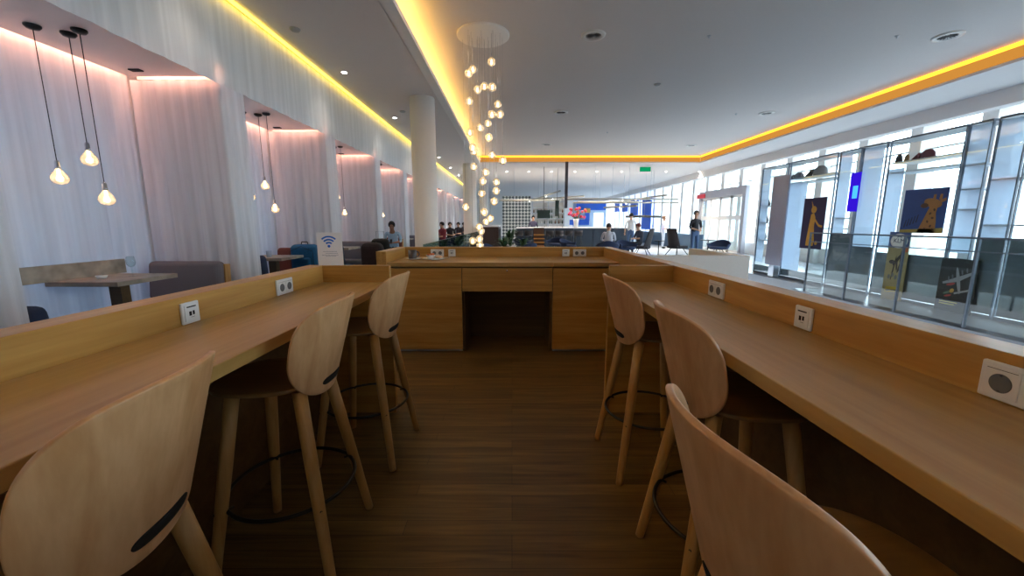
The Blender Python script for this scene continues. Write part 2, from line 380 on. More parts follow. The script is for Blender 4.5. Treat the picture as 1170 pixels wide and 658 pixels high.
MB().box(-1.215, .48, -.36, .365, 0, .042).build('long_board', M['oak_top_x'], t, bevel=.002)
MB().box(.482, 1.155, -.36, .365, 0, .042).build('short_board', M['oak_top_x'], t, bevel=.002)
# ---------------------------------------------------------------- sockets
M['socket_grey'] = plain('socket_well', srgb(104, 106, 106), .45)
def outlet(kind, label, loc, rz, n=1, group=None):
    """faces local -Y, plate centre at loc"""
    t = thing('power_outlet' if kind == 'schuko' else 'usb_outlet', label, 'outlet', loc, rz, group)
    w = .0425+.0355*(n-1)
    MB().box(-w, w, -.011, 0, -.0425, .0425).build('frame', M['plastic'], t, bevel=.004)
    for k in range(n):
        cx = (k-(n-1)/2)*.071
        ins = MB().box(cx-.0325, cx+.0325, -.0135, -.009, -.0325, .0325).build('insert', M['plastic'], t, bevel=.0015)
        if kind == 'schuko':
            R = Matrix.Translation((cx, -.0138, -.002)) @ Matrix.Rotation(PI/2, 4, 'X')
            g = MB().lathe([(.0205, .0012), (.0215, 0), (.0195, -.0002), (.019, -.0022), (0, -.0022)], seg=28).build('socket', M['socket_grey'], t); g.matrix_local = R
            for s in (-1, 1): MB().lathe([(0, 0), (.003, 0), (.003, .001), (0, .001)], c=(s*.0095, 0, -.0018), seg=10).build('pin_hole', M['blackmat'], g)
            for s in (-1, 1): MB().box(-.003, .003, s*.0175-.0012, s*.0175+.0012, -.002, .0012).build('earth_clip', M['chrome'], g)
            MB().box(cx-.028, cx+.028, -.0142, -.0134, .0275, .0285).build('label_slot', M['blackmat'], t)
        else:
            MB().box(cx-.013, cx-.002, -.0145, -.0134, -.011, .006).build('usb_port', M['blackmat'], t)
            MB().box(cx+.004, cx+.013, -.0145, -.0134, -.009, .007).build('usb_port', M['blackmat'], t)
            MB().box(cx-.022, cx+.022, -.0145, -.0134, .022, .0265).build('label_slot', M['blackmat'], t)
            MB().box(cx-.006, cx+.012, -.0142, -.0134, -.018, -.0165).build('marking', M['socket_grey'], t)
    return t
L, R_ = PI/2, -PI/2
outlet('usb', 'single charging outlet on the left ledge, nearest the camera', (-1.2865, 1.53, 1.0), L)
outlet('schuko', 'double socket on the left ledge beyond the single charging outlet', (-1.2865, 2.19, 1.0), L, 2)
outlet('schuko', 'big near double socket at the right edge of the picture on the right ledge', (1.10, .795, 1.0), R_, 2)
outlet('usb', 'single charging outlet in the middle of the right ledge', (1.10, 1.44, 1.0), R_)
outlet('schuko', 'double socket on the right ledge, farthest from the camera', (1.10, 2.08, 1.0), R_, 2)
outlet('schuko', 'double socket behind the crockery on the left of the cabinet back panel', (-.895, 4.73, 1.0), 0, 2)
outlet('usb', 'single outlet just right of the crockery on the cabinet back panel', (-.72, 4.73, 1.0), 0)
outlet('usb', 'single outlet on the right half of the cabinet back panel', (.645, 4.73, 1.0), 0)
outlet('schuko', 'double socket near the right end of the cabinet back panel', (.81, 4.73, 1.0), 0, 2)
# ---------------------------------------------------------------- bar stools
M['slot'] = M['blackmat']
def shell_pt(a, b):
    """a across -1..1, b -1..1 up -> point of the shell's outer face; superellipse outline, curved and leaning back"""
    r = max(abs(a), abs(b))
    if r > 1e-6:
        ang = math.atan2(b, a); n = 3.2 if b > 0 else 2.3
        k = (abs(math.cos(ang))**n+abs(math.sin(ang))**n)**(-1/n)
        A, B = r*k*math.cos(ang), r*k*math.sin(ang)
    else: A = B = 0
    v = (B+1)/2
    half = .246*(1-.16*(1-v)**1.6-.04*v*v)
    s = A*half; z = .708+.368*v
    Rr = .27; D = .165+.1*v
    ph = s/Rr
    return (-D+Rr*(1-math.cos(ph))*.95, Rr*math.sin(ph)*1.06, z)
def make_stool(label):
    t = thing('bar_stool', label, 'bar stool')
    m = MB(); N = 26
    m.grid(lambda u, v: shell_pt(2*u-1, 2*v-1), N, N)
    m.build('backrest', M['shell'], t, solid=.013, bevel=.003, seg=2)
    # slot low in the shell, dark recess and black fixing put on as one plate
    def slot(u, v):
        a = -math.cos(PI*u); h = .0145*math.sqrt(max(0, 1-abs(a)**5)); s = a*.074; z = .758+(2*v-1)*h
        vv = (z-.708)/.368; ph = s/.27
        return (-(.165+.1*vv)+.27*(1-math.cos(ph))*.95-.0078, .27*math.sin(ph)*1.06, z)
    m = MB(); m.grid(slot, 32, 4); m.build('slot_plate', M['slot'], t, solid=.003)
    m = MB()
    pr = []
    def seat(u, w):
        th = 2*PI*u; r = w; n = 2.6
        k = (abs(math.cos(th))**n+abs(math.sin(th))**n)**(-1/n)
        x = .195*r*k*math.cos(th)+.035; y_ = .2*r*k*math.sin(th)
        return (x, y_, .752+.012*r*r)
    m.grid(seat, 40, 6); bmesh.ops.remove_doubles(m.bm, verts=m.bm.verts, dist=1e-5)
    m.build('seat', M['seat_shaded'], t, solid=.013, bevel=.003)
    for sx in (-1, 1):
        for sy in (-1, 1):
            top = Vector((sx*.118+.01, sy*.12, .745)); ft = Vector((sx*.215, sy*.22, 0))
            MB().tube([top, top.lerp(ft, .35), top.lerp(ft, .97), ft], [.0245, .0235, .0182, .0175], 16).build('leg', M['leg'], t)
    z = .31; k = (.745-z)/.745
    rr = math.hypot(.118+(.215-.118)*k, .12+.1*k)-.018
    ring = MB().tube([(rr*math.cos(a)+.005, rr*math.sin(a), z) for a in [2*PI*i/48 for i in range(48)]], .0075, 8, closed=True)
    for sx in (-1, 1):
        for sy in (-1, 1):
            x, y_ = sx*(.118+.097*k)+.005, sy*(.12+.1*k)
            ring.tube([(x*.84, y_*.84, z), (x*1.09, y_*1.09, z)], .005, 8)
    ring.build('foot_ring', M['black'], t)
    MB().box(-.1, .12, -.1, .1, .732, .746).build('seat_plate', M['black'], t, bevel=.003)
    return t
st = make_stool('nearest oak bar stool on the left, its back filling the lower left corner')
st.location = (-.885, .685, 0); st.rotation_euler = (0, 0, PI+.15)
dup(st, (-.89, 1.47, 0), PI+.05, 'middle oak bar stool of the three at the left counter')
dup(st, (-.86, 2.22, 0), PI-.06, 'farthest oak bar stool at the left counter, by its end panel')
dup(st, (.765, 2.10, 0), .05, 'farthest oak bar stool at the right counter, by its end panel')
dup(st, (.765, 1.30, 0), -.04, 'middle oak bar stool of the three at the right counter')
dup(st, (.52, .545, 0), .07, 'nearest oak bar stool on the right, turned and pulled out from the counter')
# ================================================================== left side: voile booths
DL_POWER = 14
PITCH_B = 2.62
PY = [-.32+PITCH_B*k for k in range(12)]      # start of each voile partition
PT = .42
def curtain(name, pts, z0, z1, label, group=None, amp=.022, wave=.17, mat=None, ragged=0):
    P = [Vector((p[0], p[1], 0)) for p in pts]
    seg = [(P[i+1]-P[i]).length for i in range(len(P)-1)]; tot = sum(seg)
    n = int(tot/.022)
    rnd = random.Random(int(abs(pts[0][1])*100)); ph = rnd.random()*6
    o0 = P[0]
    def fn(u, v):
        s = u*tot; i = 0; r = s
        while i < len(seg)-1 and r > seg[i]: r -= seg[i]; i += 1
        d = (P[i+1]-P[i]).normalized(); nrm = Vector((-d.y, d.x, 0))
        q = P[i]+d*r
        a = amp*(.35+.65*(1-v))*(math.sin(2*PI*s/wave+ph+.8*math.sin(s*2.3))+.35*math.sin(2*PI*s/(wave*.43)+ph))
        edge = min(r, seg[i]-r)/.06; a *= min(1, edge) if len(seg) > 1 else 1
        q = q+nrm*a
        z = z0+(z1-z0)*v+(ragged*math.sin(s*7.3+ph)*(1-v) if ragged else 0)
        return (q.x-o0.x, q.y-o0.y, z)
    m = MB(); m.grid(fn, n, 6)
    o = m.build(name, mat or M['sheer']); o.location = (o0.x, o0.y, 0)
    return tag(o, label, 'curtain', group)
NB = 11
for k, y in enumerate(PY):
    if y > 29: break
    y1 = y+PT
    if y > -2.9:
        which = ('white sheer voile partition wrapping the booth end, %s from the camera on the left' % ORD[k]) if k else 'white sheer voile booth end beside and behind the camera on the left'
        curtain('voile_partition', [(XB, y), (XV-.03, y), (XV-.03, y1), (XB, y1)], .012, ZA-.005, which, amp=.018)
    ye = min(y+PITCH_B, 30.8)
    if y1 < 30:
        curtain('voile_curtain', [(XB, y1+.03), (XB, ye-.03)], .012, ZA+.13, 'white sheer voile curtain on the back wall of the %s booth from the camera' % ORD[k], amp=.02, wave=.2)
curtain('valance_curtain', [(XV, Y0+.05), (XV, 30.8)], ZA-.06, ZS-.004, 'long white sheer valance hanging below the yellow light line on the left', amp=.007, wave=.31, mat=M['valance'], ragged=.003)
# peach LED wash at the top of each booth (real lamps on the booth ceiling)
def area(name, loc, sx, sy, power, col, rot=(0, 0, 0)):
    d = bpy.data.lights.new(name, 'AREA'); d.shape = 'RECTANGLE'; d.size = sx; d.size_y = sy; d.energy = power; d.color = col
    o = bpy.data.objects.new(name, d); C.objects.link(o); o.location = loc; o.rotation_euler = rot; return o
for k, y in enumerate(PY):
    if y < 0 and k: continue
    if y > 27: break
    a, b_ = y+PT+.06, y+PITCH_B-.06
    tag(MB().box(XB+.06, XB+.08, a, b_, ZA+.128, ZA+.14).build('led_strip', M['led_peach']), 'peach light strip along the back curtain of the %s booth from the camera' % ORD[k], 'led strip')
    tag(MB().box(XB+.16, XV-.12, b_-.005, b_+.015, ZA+.128, ZA+.14).build('led_strip', M['led_peach']), 'peach light strip above the far side of the %s booth from the camera' % ORD[k], 'led strip')
# pendants in threes
def pendant(drop):
    t = thing('pendant_lamp', 'x', 'pendant lamp')
    MB().lathe([(0, 0), (.055, 0), (.055, -.012), (.04, -.03), (.01, -.036), (0, -.036)], seg=20).build('ceiling_rose', M['black'], t)
    MB().tube([(0, 0, -.03), (0, 0, -drop+.10)], .0035, 6).build('cord', M['black'], t)
    MB().lathe([(0, .105), (.012, .10), (.018, .085), (.018, .05), (.021, .045), (.021, .03), (0, .03)], c=(0, 0, -drop), seg=16).build('lamp_socket', M['chrome'], t)
    g = MB().lathe([(.02, .032), (.028, .012), (.05, -.018), (.062, -.045), (.062, -.068), (.05, -.092), (.028, -.106), (0, -.11)], c=(0, 0, -drop), seg=24).build('glass_bulb', M['bulb'], t)
    MB().lathe([(0, .03), (.010, .02), (.012, -.03), (.024, -.05), (.02, -.075), (0, -.08)], c=(0, 0, -drop), seg=12).build('filament', M['glow'], g)
    return t
protos = [pendant(1.20), pendant(1.02), pendant(1.38)]
spots = [(-4.05, 3.64), (-3.90, 3.78), (-3.74, 3.72)]
first = True
names3 = ['highest', 'lowest']
for k in range(0, 10):
    for j in range(3):
        X, Y = spots[j]; loc = (X, Y+PITCH_B*(k), ZA)
        if loc[1] > 29: continue
        which = ['left, mid-height', 'middle, highest', 'right, lowest'][j]
        lab = '%s of three clear globe pendants in the %s booth in view from the camera' % (which, ORD[k])
        if k == 0:
            protos[j].location = loc; protos[j]['label'] = lab; protos[j]['group'] = 'globe pendants over the booth tables'
        else: dup(protos[j], loc, 0, lab, 'globe pendants over the booth tables')
for k in range(8):
    tag(MB().box(-.06, .06, -.03, .03, -.012, 0).build('ceiling_spot', M['blackmat']), 'small black slot spotlight in the ceiling of the %s booth in view' % ORD[k], 'spotlight').location = (-4.1, 4.62+PITCH_B*k, ZA)
# booth furniture
def sofa(mat, label, back=1, cat='sofa'):
    t = thing('booth_sofa', label, cat)
    MB().box(-.42, .42, -.30, .27, .12, .34).build('base', mat, t, bevel=.03, seg=3)
    MB().box(-.42, .42, -.33, .2, .34, .47).build('seat_cushion', mat, t, bevel=.045, seg=4)
    R = Matrix.Rotation(-.12, 3, 'X')
    MB().box(-.43, .43, .15, .30, .42, .90, R).build('back_cushion', mat, t, bevel=.06, seg=4)
    MB().box(.425, .45, .24, .33, .1, .86, Matrix.Rotation(-.05, 3, 'X')).build('side_panel', M['leg'], t, bevel=.006)
    for sx in (-1, 1):
        for y_ in (-.26, .22): MB().tube([(sx*.36, y_, .13), (sx*.37, y_, 0)], .018, 8).build('leg', M['black'], t)
    return t
def booth_table(label):
    t = thing('booth_table', label, 'table')
    MB().box(-.36, .33, -.34, .34, .755, .80).build('tabletop', M['stone'], t, bevel=.004)
    MB().box(-.06, .06, -.05, .05, .03, .755).build('pedestal', M['oak_dark'], t)
    MB().box(-.22, .22, -.2, .2, 0, .03).build('base_plate', M['black'], t, bevel=.004)
    return t
# first booth
bt = booth_table('stone-topped booth table with a wine glass on the near left'); bt.location = (-4.06, 4.02, 0)
sf = sofa(M['sofa'], 'grey upholstered booth sofa behind the wine-glass table, facing the camera'); sf.location = (-3.93, 4.50, 0)
s2 = sofa(M['navy'], 'dark slate booth sofa seen from behind, at the lower left edge'); s2.location = (-3.93, 3.1, 0); s2.rotation_euler = (0, 0, PI)
for o in s2.children:
    if o.name.startswith('back_cushion'): o.location.z = -.16
t = thing('wall_shelf', 'stone-faced box shelf on the back curtain behind the near booth table', 'shelf', (-4.37, 4.02, .80))
MB().box(-.045, .0, -.62, .42, .0, .155).build('back_board', M['stone'], t, bevel=.003)
MB().box(-.045, .045, -.66, -.62, -.045, .155).build('end_board', M['oak_dark'], t, bevel=.002)
t = thing('wine_glass', 'empty stemmed wine glass on the near booth table', 'wine glass', (-3.98, 4.1, .80))
MB().lathe([(0, 0), (.035, 0), (.033, .003), (.006, .008), (.0045, .09), (.012, .1), (0, .1)], seg=20).build('stem', M['glass'], t)
MB().lathe([(0, .1), (.02, .105), (.036, .13), (.039, .16), (.030, .21)], seg=24).build('bowl', M['glass'], t, solid=.001)
t = tag(MB().lathe([(0, 0), (.045, 0), (.065, .03), (.06, .03), (.042, .006), (0, .006)], seg=4).build('dish', M['plastic']), 'small square white dish on the near booth table', 'dish'); t.location = (-4.13, 3.93, .80)
# further booths share table and two sofas
for k in range(1, 9):
    o = ORD[k]; dy = PITCH_B*k
    if 4.02+dy > 29: break
    dup(bt, (-4.0, 3.98+dy-(.27 if k == 3 else 0), 0), 0, 'stone-topped booth table in the %s booth from the camera' % o, 'booth tables')
    if k == 1:
        n = sofa(M['sofa_rust'], 'rust-red booth sofa behind the blue backpack'); n.location = (-3.93, 4.50+dy, 0); rust = n
        n = sofa(M['navy'], 'navy booth sofa seen from behind, left of the blue backpack'); n.location = (-3.93, 3.2+dy, 0); n.rotation_euler = (0, 0, PI)
        navy = n
    else:
        dup(sf if k % 2 == 0 else rust, (-3.93, 4.50+dy, 0), 0, 'booth sofa facing the camera in the %s booth from the camera' % o, 'booth sofas')
        dup(navy, (-3.93, 3.2+dy, 0), PI, 'booth sofa with its back to the camera in the %s booth from the camera' % o, 'booth sofas seen from behind')
# backpack
t = thing('backpack', 'blue backpack standing on the rust-red booth sofa', 'backpack', (-3.72, 7.10, .478))
m = MB(); m.box(-.23, .23, -.13, .13, 0, .50); m.build('bag', M['teal'], t, bevel=.09, seg=4)
MB().box(-.16, .16, -.19, -.10, .05, .27).build('pocket', M['teal'], t, bevel=.04, seg=3)
MB().tube([(-.06, 0, .49), (-.05, 0, .54), (.05, 0, .54), (.06, 0, .49)], .010, 8).build('handle', M['blackmat'], t)
MB().tube([(-.2, -.125, .06), (-.2, -.14, .38), (0, -.14, .47), (.2, -.14, .38), (.2, -.125, .06)], .004, 6).build('zip', M['blackmat'], t)
# things on the second booth table
t = tag(MB().lathe([(0, 0), (.035, 0), (.042, .1), (.039, .1), (.033, .006), (0, .006)], seg=20).build('tumbler', M['frost']), 'short glass tumbler on the second booth table', 'glass'); t.location = (-4.02, 6.52, .80)
t = thing('menu_holder', 'small yellow and black holder with a blue flag card on the second booth table', 'holder', (-4.24, 6.4, .80))
MB().box(-.06, -.02, -.05, .05, 0, .17).build('black_pack', M['blackmat'], t, bevel=.004)
MB().box(-.015, .07, -.05, .05, 0, .15).build('yellow_pack', plain('yellow_card', srgb(214, 170, 30), .5), t, bevel=.004)
MB().box(-.05, .07, -.006, .006, .21, .29, Matrix.Rotation(.25, 3, 'Y')).build('flag_card', plain('blue_card', srgb(40, 130, 220), .5), t)
MB().tube([(0, 0, .14), (0, 0, .24)], .003, 6).build('stick', M['black'], t)
# suitcase
sx_, sz_ = across(433, 285, 6.4)
t = thing('suitcase', 'black upright suitcase with pulled-out handle beside the third booth', 'suitcase', (-2.15, 6.47, 0), .3)
MB().box(-.14, .14, -.2, .2, .06, 1.10).build('case', M['blackmat'], t, bevel=.06, seg=4)
MB().tube([(-.06, 0, 1.05), (-.06, 0, 1.22), (.06, 0, 1.22), (.06, 0, 1.05)], .009, 8).build('handle', M['steel'], t)
for sx in (-1, 1):
    for sy in (-1, 1): MB().lathe([(0, -.012), (.03, -.012), (.03, .012), (0, .012)], seg=14).build('wheel', M['black'], t).matrix_local = Matrix.Translation((sx*.1, sy*.16, .03)) @ Matrix.Rotation(PI/2, 4, 'Y')
t = thing('travel_bag', 'black and dark red rucksack leaning in front of the upright suitcase', 'bag', (-2.12, 6.0, 0))
MB().box(-.16, .16, -.12, .12, .5, 1.06).build('bag', plain('plum_black_cloth', srgb(40, 24, 28), .8, noise=.6, scale=9), t, bevel=.09, seg=4)
MB().tube([(-.05, .05, 1.0), (0, .08, 1.09), (.06, .06, 1.03)], .012, 6).build('strap', M['blackmat'], t)
MB().box(-.13, .13, -.08, .1, 0, .5).build('lower_bag', M['blackmat'], t, bevel=.05, seg=3)
# wifi sign on the ledge
t = thing('wifi_sign', 'white card sign with a blue wireless symbol standing on the left ledge', 'sign', (-1.235, 2.68, 1.0665), .06)
MB().box(-.083, .083, -.0015, .0015, 0, .222).build('card', plain('sign_card', srgb(252, 252, 255), .35, noise=.005), t)
MB().box(-.083, .083, .0, .03, 0, .004).box(-.083, .083, .002, .005, 0, .1).build('stand', M['glass'], t)
m = MB()
bl = plain('sign_blue', srgb(16, 118, 224), .5, noise=.01)
for r0 in (.026, .046, .066):
    p = []
    for i in range(15):
        a = PI/4+.0*i+PI/2*i/14; a = PI*.26+PI*.48*i/14; p.append(((r0+.005)*math.cos(a)-.004, (r0+.005)*math.sin(a)+.128))
    for i in range(14, -1, -1):
        a = PI*.26+PI*.48*i/14; p.append(((r0-.005)*math.cos(a)-.004, (r0-.005)*math.sin(a)+.128))
    MB().prism(p, 'y', -.0035, -.0015).build('wireless_arc', bl, t)
MB().lathe([(0, 0), (.009, 0), (.009, .002), (0, .002)], seg=20).build('wireless_dot', bl, t).matrix_local = Matrix.Translation((-.004, -.0015, .130)) @ Matrix.Rotation(PI/2, 4, 'X')
ink = plain('sign_ink', srgb(130, 140, 165), .6)
for z, x0, x1 in ((.094, -.045, .04), (.082, -.03, .045), (.070, -.055, .055), (.062, -.03, .03)):
    m = MB(); x = x0; r = random.Random(int(z*1000))
    while x < x1: w_ = .004+r.random()*.009; m.box(x, x+w_, -.0022, -.0015, z-.0012, z+.0012); x += w_+.0022
    o = m.build('small_print', ink, t); o['kind'] = 'stuff'
# columns
for Yc, Xc, r, lab in ((8.85, -1.90, .26, 'large round white column nearest the camera'), (18.2, -1.90, .30, 'far round white column beyond the nearest one')):
    o = tag(MB().lathe([(r+.01, 0), (r+.01, .06), (r, .065), (r, ZS-.0), (0, ZS)], seg=48).build('column', M['white']), lab, 'column'); o.location = (Xc, Yc, 0)
o = tag(MB().lathe([(.3, 0), (.3, ZS), (0, ZS)], seg=40).build('column', M['white']), 'farthest round white column, small and half hidden', 'column'); o.location = (-1.9, 27.5, 0)
# downlights in the left soffit
def downlight(x, y, z, label, cat='downlight', power=0):
    t = thing('downlight', label, cat, (x, y, z))
    MB().lathe([(.045, -.004), (.062, -.006), (.068, 0), (.045, 0)], seg=24).build('rim', M['plastic'], t)
    MB().lathe([(0, -.008), (.044, -.008), (.044, -.001), (0, -.001)], seg=20).build('lens', M['spot'], t)
    if power:
        d = bpy.data.lights.new('downlight_beam', 'SPOT'); d.energy = power; d.color = (1, .87, .70); d.spot_size = 1.9; d.spot_blend = .8; d.shadow_soft_size = .05
        o = bpy.data.objects.new('downlight_beam', d); C.objects.link(o); o.location = (x, y, z-.02)
    return t
for i, y in enumerate((1.4, 4.4, 7.4, 10.4, 13.4, 16.4, 19.4, 22.4)):
    downlight(-2.93, y, ZS, 'small bright downlight in the left ceiling strip, %s in a row from the camera' % ORD[i], power=DL_POWER)
for px in (604, 630, 657, 682, 710, 761, 799, 579):
    x = across(px, 196, 20.8)[0]
    downlight(x, 20.8, ZS, 'small bright downlight in the far ceiling row, %s' % {579: 'leftmost', 604: 'second from left', 630: 'third from left', 657: 'fourth from left', 682: 'fourth from right', 710: 'third from right', 761: 'second from right', 799: 'rightmost'}[px], power=500)
# smoke detectors, sprinklers, diffusers
def on_ceiling(px, py, z):
    t = (329-py)/F_PX; kz = t*cp-sp; d = (z-EYE)/kz
    return ((px-585)/F_PX*d, d*(cp+t*sp))
def diffuser(px, py, z, label, r=.17):
    x, y = on_ceiling(px, py, z)
    t = thing('air_diffuser', label, 'air diffuser', (x, y, z))
    MB().lathe([(r*.58, -.004), (r*.72, -.026), (r*.96, -.018), (r, 0), (r*.58, 0)], seg=40).build('ring', M['plastic'], t)
    MB().lathe([(0, -.002), (r*.68, -.002), (r*.68, 0), (0, 0)], seg=30).build('throat', M['blackmat'], t)
    m = MB()
    for k in range(16):
        a = 2*PI*k/16; m.box(.02, r*.68, -.003, .003, -.014, -.004, Matrix.Rotation(a, 3, 'Z'), (0, 0, 0))
    m.lathe([(0, -.016), (.03, -.016), (.03, -.004), (0, -.004)], seg=16)
    m.build('swirl_vanes', plain('vane_grey', srgb(92, 92, 94), .5), t)
for px, py, lab in ((678, 40, 'large round swirl air diffuser right of the chandelier'), (1083, 41, 'round swirl air diffuser near the top right corner'), (641, 128, 'round air diffuser in mid ceiling beyond the large one'),
                    (876, 129, 'round air diffuser near the right amber cove, middle distance'), (625, 165, 'round air diffuser just before the far amber cove, left'), (790, 166, 'round air diffuser just before the far right cove corner')):
    diffuser(px, py, ZT, lab, .19)
for px, py, z, lab in ((337, 33, ZS, 'grey ceiling detector on the left strip near the yellow light'), (751, 96, ZT, 'flat grey ceiling disc right of the large air diffuser'), (460, 127, ZS, 'small grey detector beside the nearest column top')):
    x, y = on_ceiling(px, py, z)
    t = tag(MB().lathe([(0, -.03), (.05, -.028), (.065, -.012), (.07, 0), (0, 0)], seg=24).build('smoke_detector', plain('detector_grey', srgb(170, 170, 172), .5)), lab, 'smoke detector'); t.location = (x, y, z)
for px, py, z, lab in ((810, 41, ZT, 'tiny ceiling sprinkler left of the top right diffuser'), (1025, 41, ZT, 'tiny ceiling sprinkler beside the top right diffuser'), (694, 151, ZT, 'tiny ceiling sprinkler beyond the mid ceiling diffuser'), (841, 130, ZT, 'tiny ceiling sprinkler left of the middle-distance diffuser')):
    x, y = on_ceiling(px, py, z)
    t = tag(MB().lathe([(0, -.035), (.012, -.034), (.012, -.01), (.03, -.008), (.032, 0), (0, 0)], seg=16).build('sprinkler', M['steel']), lab, 'sprinkler'); t.location = (x, y, z)
# ================================================================== chandelier
cx, cy = -.45, 6.7
t = thing('chandelier', 'tall cascade chandelier of glass globes on a round white ceiling plate', 'chandelier', (cx, cy, ZT))
MB().lathe([(0, -.035), (.39, -.035), (.41, -.02), (.41, 0), (0, 0)], seg=56).build('ceiling_plate', M['white'], t)
a_ = lambda l, ox, oy: [(ox+p[0]/4.11, oy+p[1]/4.11) for p in l]
B = a_([(336, 290), (247, 325), (228, 343), (302, 405), (270, 420), (340, 408), (231, 475), (365, 490), (337, 537), (376, 537), (319, 580), (282, 600), (234, 622), (323, 645)], 480, 0)
B += a_([(323, 72), (247, 118), (253, 135), (338, 152), (388, 178), (252, 207), (308, 233), (295, 275), (358, 280), (290, 333), (358, 320), (348, 370), (217, 398), (300, 420), (330, 450), (310, 465), (278, 490), (287, 510), (247, 555), (279, 548), (282, 578)], 480, 140)
rb = random.Random(3)
for px, py in B:
    Yb = cy+(rb.random()-.5)*.5
    X, Z = across(px, py, Yb)
    lx, ly, lz = X-cx, Yb-cy, Z-ZT
    rr = math.hypot(lx, ly)
    if rr > .36: ly *= .5
    tx = max(-.36, min(.36, lx))
    MB().tube([(lx, ly, -.03), (lx, ly, lz+.06)], .002, 5).build('cord', M['chrome'], t)
    g = MB().ball((lx, ly, lz), .065, seg=20, rings=12).build('glass_globe', M['bulb'], t)
    MB().lathe([(0, .03), (.012, .025), (.014, -.005), (.02, -.02), (.012, -.035), (0, -.036)], c=(lx, ly, lz), seg=10).build('lamp', M['glow'], g)
# ================================================================== balustrades
M['case_edge'] = plain('case_edge_grey', srgb(110, 122, 136), .4, .3)
def glass_run(name, X, ys, z0, z1, label, mat):
    t = thing(name, label, 'balustrade', (X, ys[0], 0))
    MB().box(-.02, .02, 0, ys[-1]-ys[0], z1, z1+.025).build('top_rail', M['case_edge'], t)
    MB().box(-.008, .012, 0, ys[-1]-ys[0], .985, 1.0).build('second_rail', M['case_edge'], t)
    for a, b_ in zip(ys[:-1], ys[1:]):
        MB().box(-.006, .006, a-ys[0]+.02, b_-ys[0]-.02, z0, z1).build('glass_panel', mat, t)
    for a in ys: MB().box(-.012, .02, a-ys[0]-.010, a-ys[0]+.010, z0-.04, z1).build('post', M['case_edge'], t)
    return t
glass_run('glass_balustrade', 5.9, [1.2+.95*k for k in range(8)], .04, 1.15, 'glass balustrade with steel rail before the display cases on the right', M['glass'])
t = thing('glass_balustrade', 'frameless green-tinted glass balustrade behind the cabinets, running away', 'balustrade', (-1.12, 5.0, 0))
for k in range(6): MB().box(-.008, .008, k*1.5+.01, k*1.5+1.49, .0, 1.085).build('glass_panel', M['green_glass'], t)
MB().box(-.03, .03, 0, 9, 0, .08).build('base_rail', M['steel'], t)
# ================================================================== display cases along the right
XD = 6.8; DZ = 2.81
DEP = .42
def yd(px, py=230): return along(px, py, XD)[0]
def zd(px, py): return along(px, py, XD)[1]
M['lower'] = plain('brushed_blue_grey_panel', (.20, .24, .29, 1), .42, .3, noise=.12, scale=3)
M['darkglass'] = plain('smoked_panel', srgb(58, 70, 80), .15, .2)
M['shelfm'] = plain('shelf_white', srgb(214, 220, 228), .4)
def case(pa, pb, label, z0=.05, z1=DZ, frost=(), shelves=(), lower=True, low='lower', zl=.9):
    """display case between picture columns pa (far) and pb (near)"""
    ya, yb = yd(pa), yd(pb); y0, y1 = min(ya, yb), max(ya, yb); yc = (y0+y1)/2; h = (y1-y0)/2-.01
    t = thing('display_case', label, 'display case', (XD, yc, 0))
    MB().box(0, DEP, -h, h, z1-.03, z1).build('top_board', M['case_edge'], t)
    MB().box(0, DEP, -h, h, 0, .05).build('base', M['case_edge'], t)
    for s in (-1, 1): MB().box(0, .03, s*h-.007, s*h+.007, .05, z1-.03).build('upright', M['case_edge'], t)
    MB().box(.002, .010, -h+.014, h-.014, .06, z1-.04).build('front_glass', M['glass'], t)
    for a, b_, za, zb in frost:     # fractions of width from the far side
        MB().box(.03, .04, h-2*h*b_, h-2*h*a, za, zb).build('frosted_panel', M['frost'], t)
    for z in shelves:
        MB().box(.02, DEP, -h+.02, h-.02, z-.012, z+.012).build('shelf', M['shelfm'], t)
    if lower: MB().box(.012, .028, -h+.02, h-.02, .06, zl).build('lower_panel', M[low], t)
    return t
zh = zd(928, 201)
case(868, 897, 'narrow display case at the far end with small objects on shelves', frost=[(0, .3, .3, DZ-.05)], shelves=(.9, 1.35, 1.8), low='darkglass', zl=.22)
case(899, 951, 'display case with dark purple poster and caps on its top shelf', frost=[(0, .42, .22, zh-.1)], shelves=(zh, zh-.1), low='darkglass', zl=.22)
case(953, 977, 'display case with a bright violet screen', frost=[(0, .55, .3, DZ-.05)], shelves=(1.45,), zl=1.15)
case(978, 1005, 'tall frosted display case between the violet screen and the giraffe poster', frost=[(0, .85, .3, DZ-.05)], zl=.9)
case(1008, 1091, 'wide display case with the large giraffe poster', frost=[(0, .24, .9, zh-.1)], shelves=(zd(1055, 181), zd(1055, 193)), zl=.82)
case(1092, 1119, 'narrow frosted display case with little shelves right of the giraffe poster', frost=[(0, .9, .9, DZ-.05)], shelves=(1.55, 1.85, 2.2), zl=.82)
case(1124, 1158, 'frosted display case near the right edge above the airplane poster', frost=[(0, .98, .9, DZ-.05)], shelves=(zd(1140, 205), 1.32), zl=1.12)
case(1160, 1250, 'display case at the right edge of the picture with pale shelves', frost=[(.55, 1, .9, DZ-.05)], shelves=(zd(1160, 200), 1.32), zl=1.12)
case(1252, 1400, 'display case beyond the right edge of the picture', frost=[(0, .5, .9, DZ-.05)], shelves=(1.9, 1.32), zl=.82)
# free-standing steel panel in front of the far case
ya, yb = along(881, 240, XD-.15)[0], along(899, 240, XD-.15)[0]
t = thing('steel_panel', 'tall grey metal panel standing before the far display cases', 'panel', (XD-.15, (ya+yb)/2, .3))
MB().box(-.02, .02, -(ya-yb)/2, (ya-yb)/2, 0, 2.2).build('sheet', plain('lilac_metal', srgb(168, 168, 184), .3, .4), t, bevel=.004)
MB().box(-.04, .1, -.1, .1, -.3, 0).build('foot', M['steel'], t)
